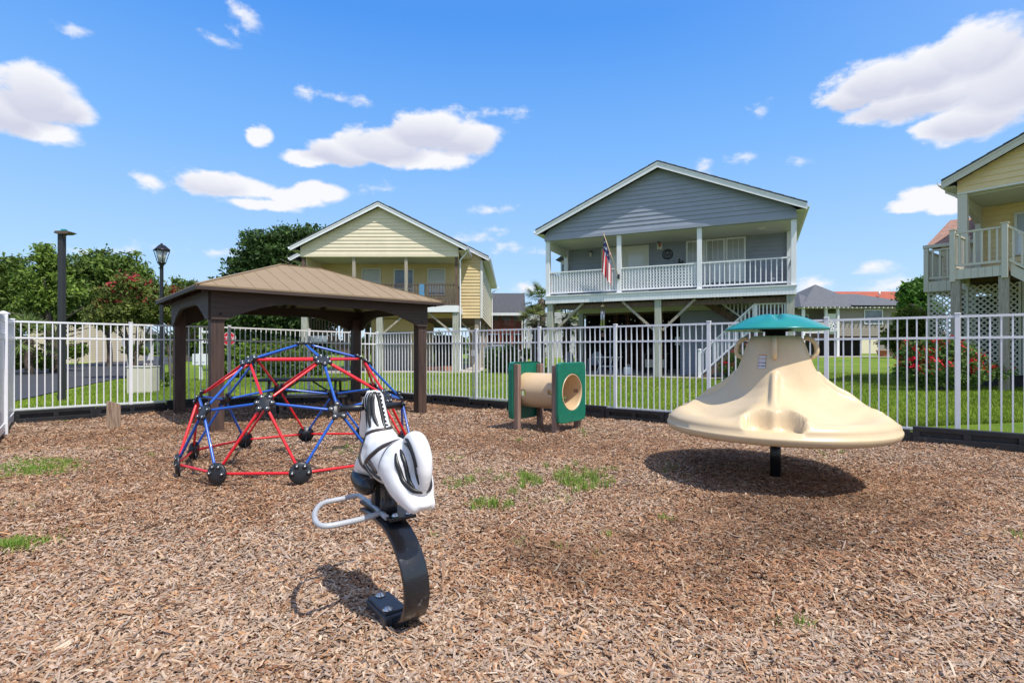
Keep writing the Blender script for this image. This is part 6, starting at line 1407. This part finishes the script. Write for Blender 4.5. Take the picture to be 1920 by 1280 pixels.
tree('oak_tree', 'bright green leafy tree beside the lattice house, before the red roof', 'tree', x0, Y, 2.5, [E(1718,550,Y,24,20,x0,Y),E(1735,535,Y,16,14,x0,Y),E(1705,565,Y,16,16,x0,Y),E(1728,580,Y,30,18,x0,Y)], 14000, .14, (.05,.14,.02), (.15,.27,.04), 43, r0=.2, clump=.4)
xb = BH.matrix_basis @ Vector((xb0+1.35, -.3, 0))
shrub('rose_bush', 'red flowering bush tucked under the white stair of the blue house', 'rose bush', xb.x, xb.y, [(0,0,.55,.42,.3,.5),(.45,-.1,.8,.35,.3,.45),(-.35,0,.35,.3,.3,.3),(.7,-.1,1.1,.3,.3,.4)], 9000, .045, (.03,.07,.02), (.13,.20,.05), 44, clump=.1, flowers=((.62,.015,.05), .16, -.5))
# palms
def palm(name, label, x, y, h, nf, fl_, r0, seed, droop=.9, col=((.09,.15,.04),(.22,.28,.08))):
    z = gz(x, y); e = empty(name, (x, y, z)); tag(e, label, 'palm tree'); rn = random.Random(seed); r = np.random.default_rng(seed)
    m = MB(); pts = [(.05*math.sin(i*.9), 0, -.1+(h+.1)*i/12) for i in range(13)]; m.tube(pts, [r0*(1+.12*(i % 2)) for i in range(13)], 12)
    for i in range(40):
        a = rn.random()*2*PI; zz = h*(.15+.85*rn.random()); p = Vector((math.cos(a)*r0, math.sin(a)*r0, zz)); m.bar(p, p+Vector((math.cos(a)*.12, math.sin(a)*.12, .14)), .06, .02)
    m.build('trunk', BARK, e)
    V = []; cols = []
    for f in range(nf):
        a = rn.random()*2*PI; el_ = rn.uniform(-.6, 1.3); d = Vector((math.cos(a)*math.cos(el_), math.sin(a)*math.cos(el_), math.sin(el_))); c0 = Vector((0,0,h)); hub_ = c0+d*fl_*.5+Vector((0,0,-.08*droop)); sd_ = d.cross(Vector((0,0,1))).normalized(); up_ = sd_.cross(d)
        for k in range(26):
            t = (k/25-.5)*2.5; dr = (d*math.cos(t)+sd_*math.sin(t)).normalized(); tip = hub_+dr*fl_*.62*(1-.15*abs(t))+Vector((0,0,-droop*.28*rn.random())); w = up_.cross(dr)*.022; mid = hub_.lerp(tip,.55)+up_*.04
            for q in ((hub_-w*.4, hub_+w*.4, mid+w, mid-w), (mid-w, mid+w, tip+w*.1, tip-w*.1)): V += [tuple(p) for p in q]
            c_ = rn.random(); cc = [col[0][i]*(1-c_)+col[1][i]*c_ for i in range(3)]; cols += [cc]*8
        w = sd_*.015
        V += [tuple(c0-w), tuple(c0+w), tuple(hub_+w), tuple(hub_-w)]; cols += [[.2,.22,.08]]*4
    V = np.array(V); np_mesh('fronds', V, np.arange(len(V)).reshape(-1,4), LEAF, np.array(cols), e)
Y = 28; palm('palm_tree', 'palm beyond the road in front of the beige two storey house', T(54,Y), Y, 1.9, 26, 1.6, .17, 51)
Y = 31; palm('palm_tree', 'tall palm left of the blue house, its crown beside the porch edge', T(1016,Y), Y, 4.0, 24, 1.25, .16, 52)
Y = 27; palm('palm_tree', 'lower palm just outside the left post of the blue house', T(1003,Y), Y, 2.6, 20, 1.0, .15, 53, col=((.14,.18,.06),(.30,.32,.12)))
xp = BH.matrix_basis @ Vector((.9, 6.5, 0)); palm('palm_tree', 'palm seen through the open carport of the blue house', T(1062,30), 30, 2.9, 26, 1.3, .2, 54)
palm('palm_tree', 'palm behind the carport, right of the other palms', T(1085,34), 34, 2.6, 20, 1.3, .2, 55)
# climbing greenery under far right porch and a distant wood that closes the horizon
ww = []; rr = np.random.default_rng(5)
ells = []
for i in range(90):
    a = -1.25+2.5*i/89; d = 150+20*math.sin(i*1.3); ells.append((d*math.sin(a), d*math.cos(a), 1.5, 7, 6, 3.2+1.8*math.sin(i*2.1)+1.2*math.sin(i*.7)))
V, F, col = leaf_cloud(ells, 60000, .8, (.05,.09,.03), (.11,.16,.05), 61, clump=1.7, npc=30); o = np_mesh('distant_wood', V, F, LEAF, col); tag(o, 'distant green tree line along the horizon', 'woodland', kind='stuff')
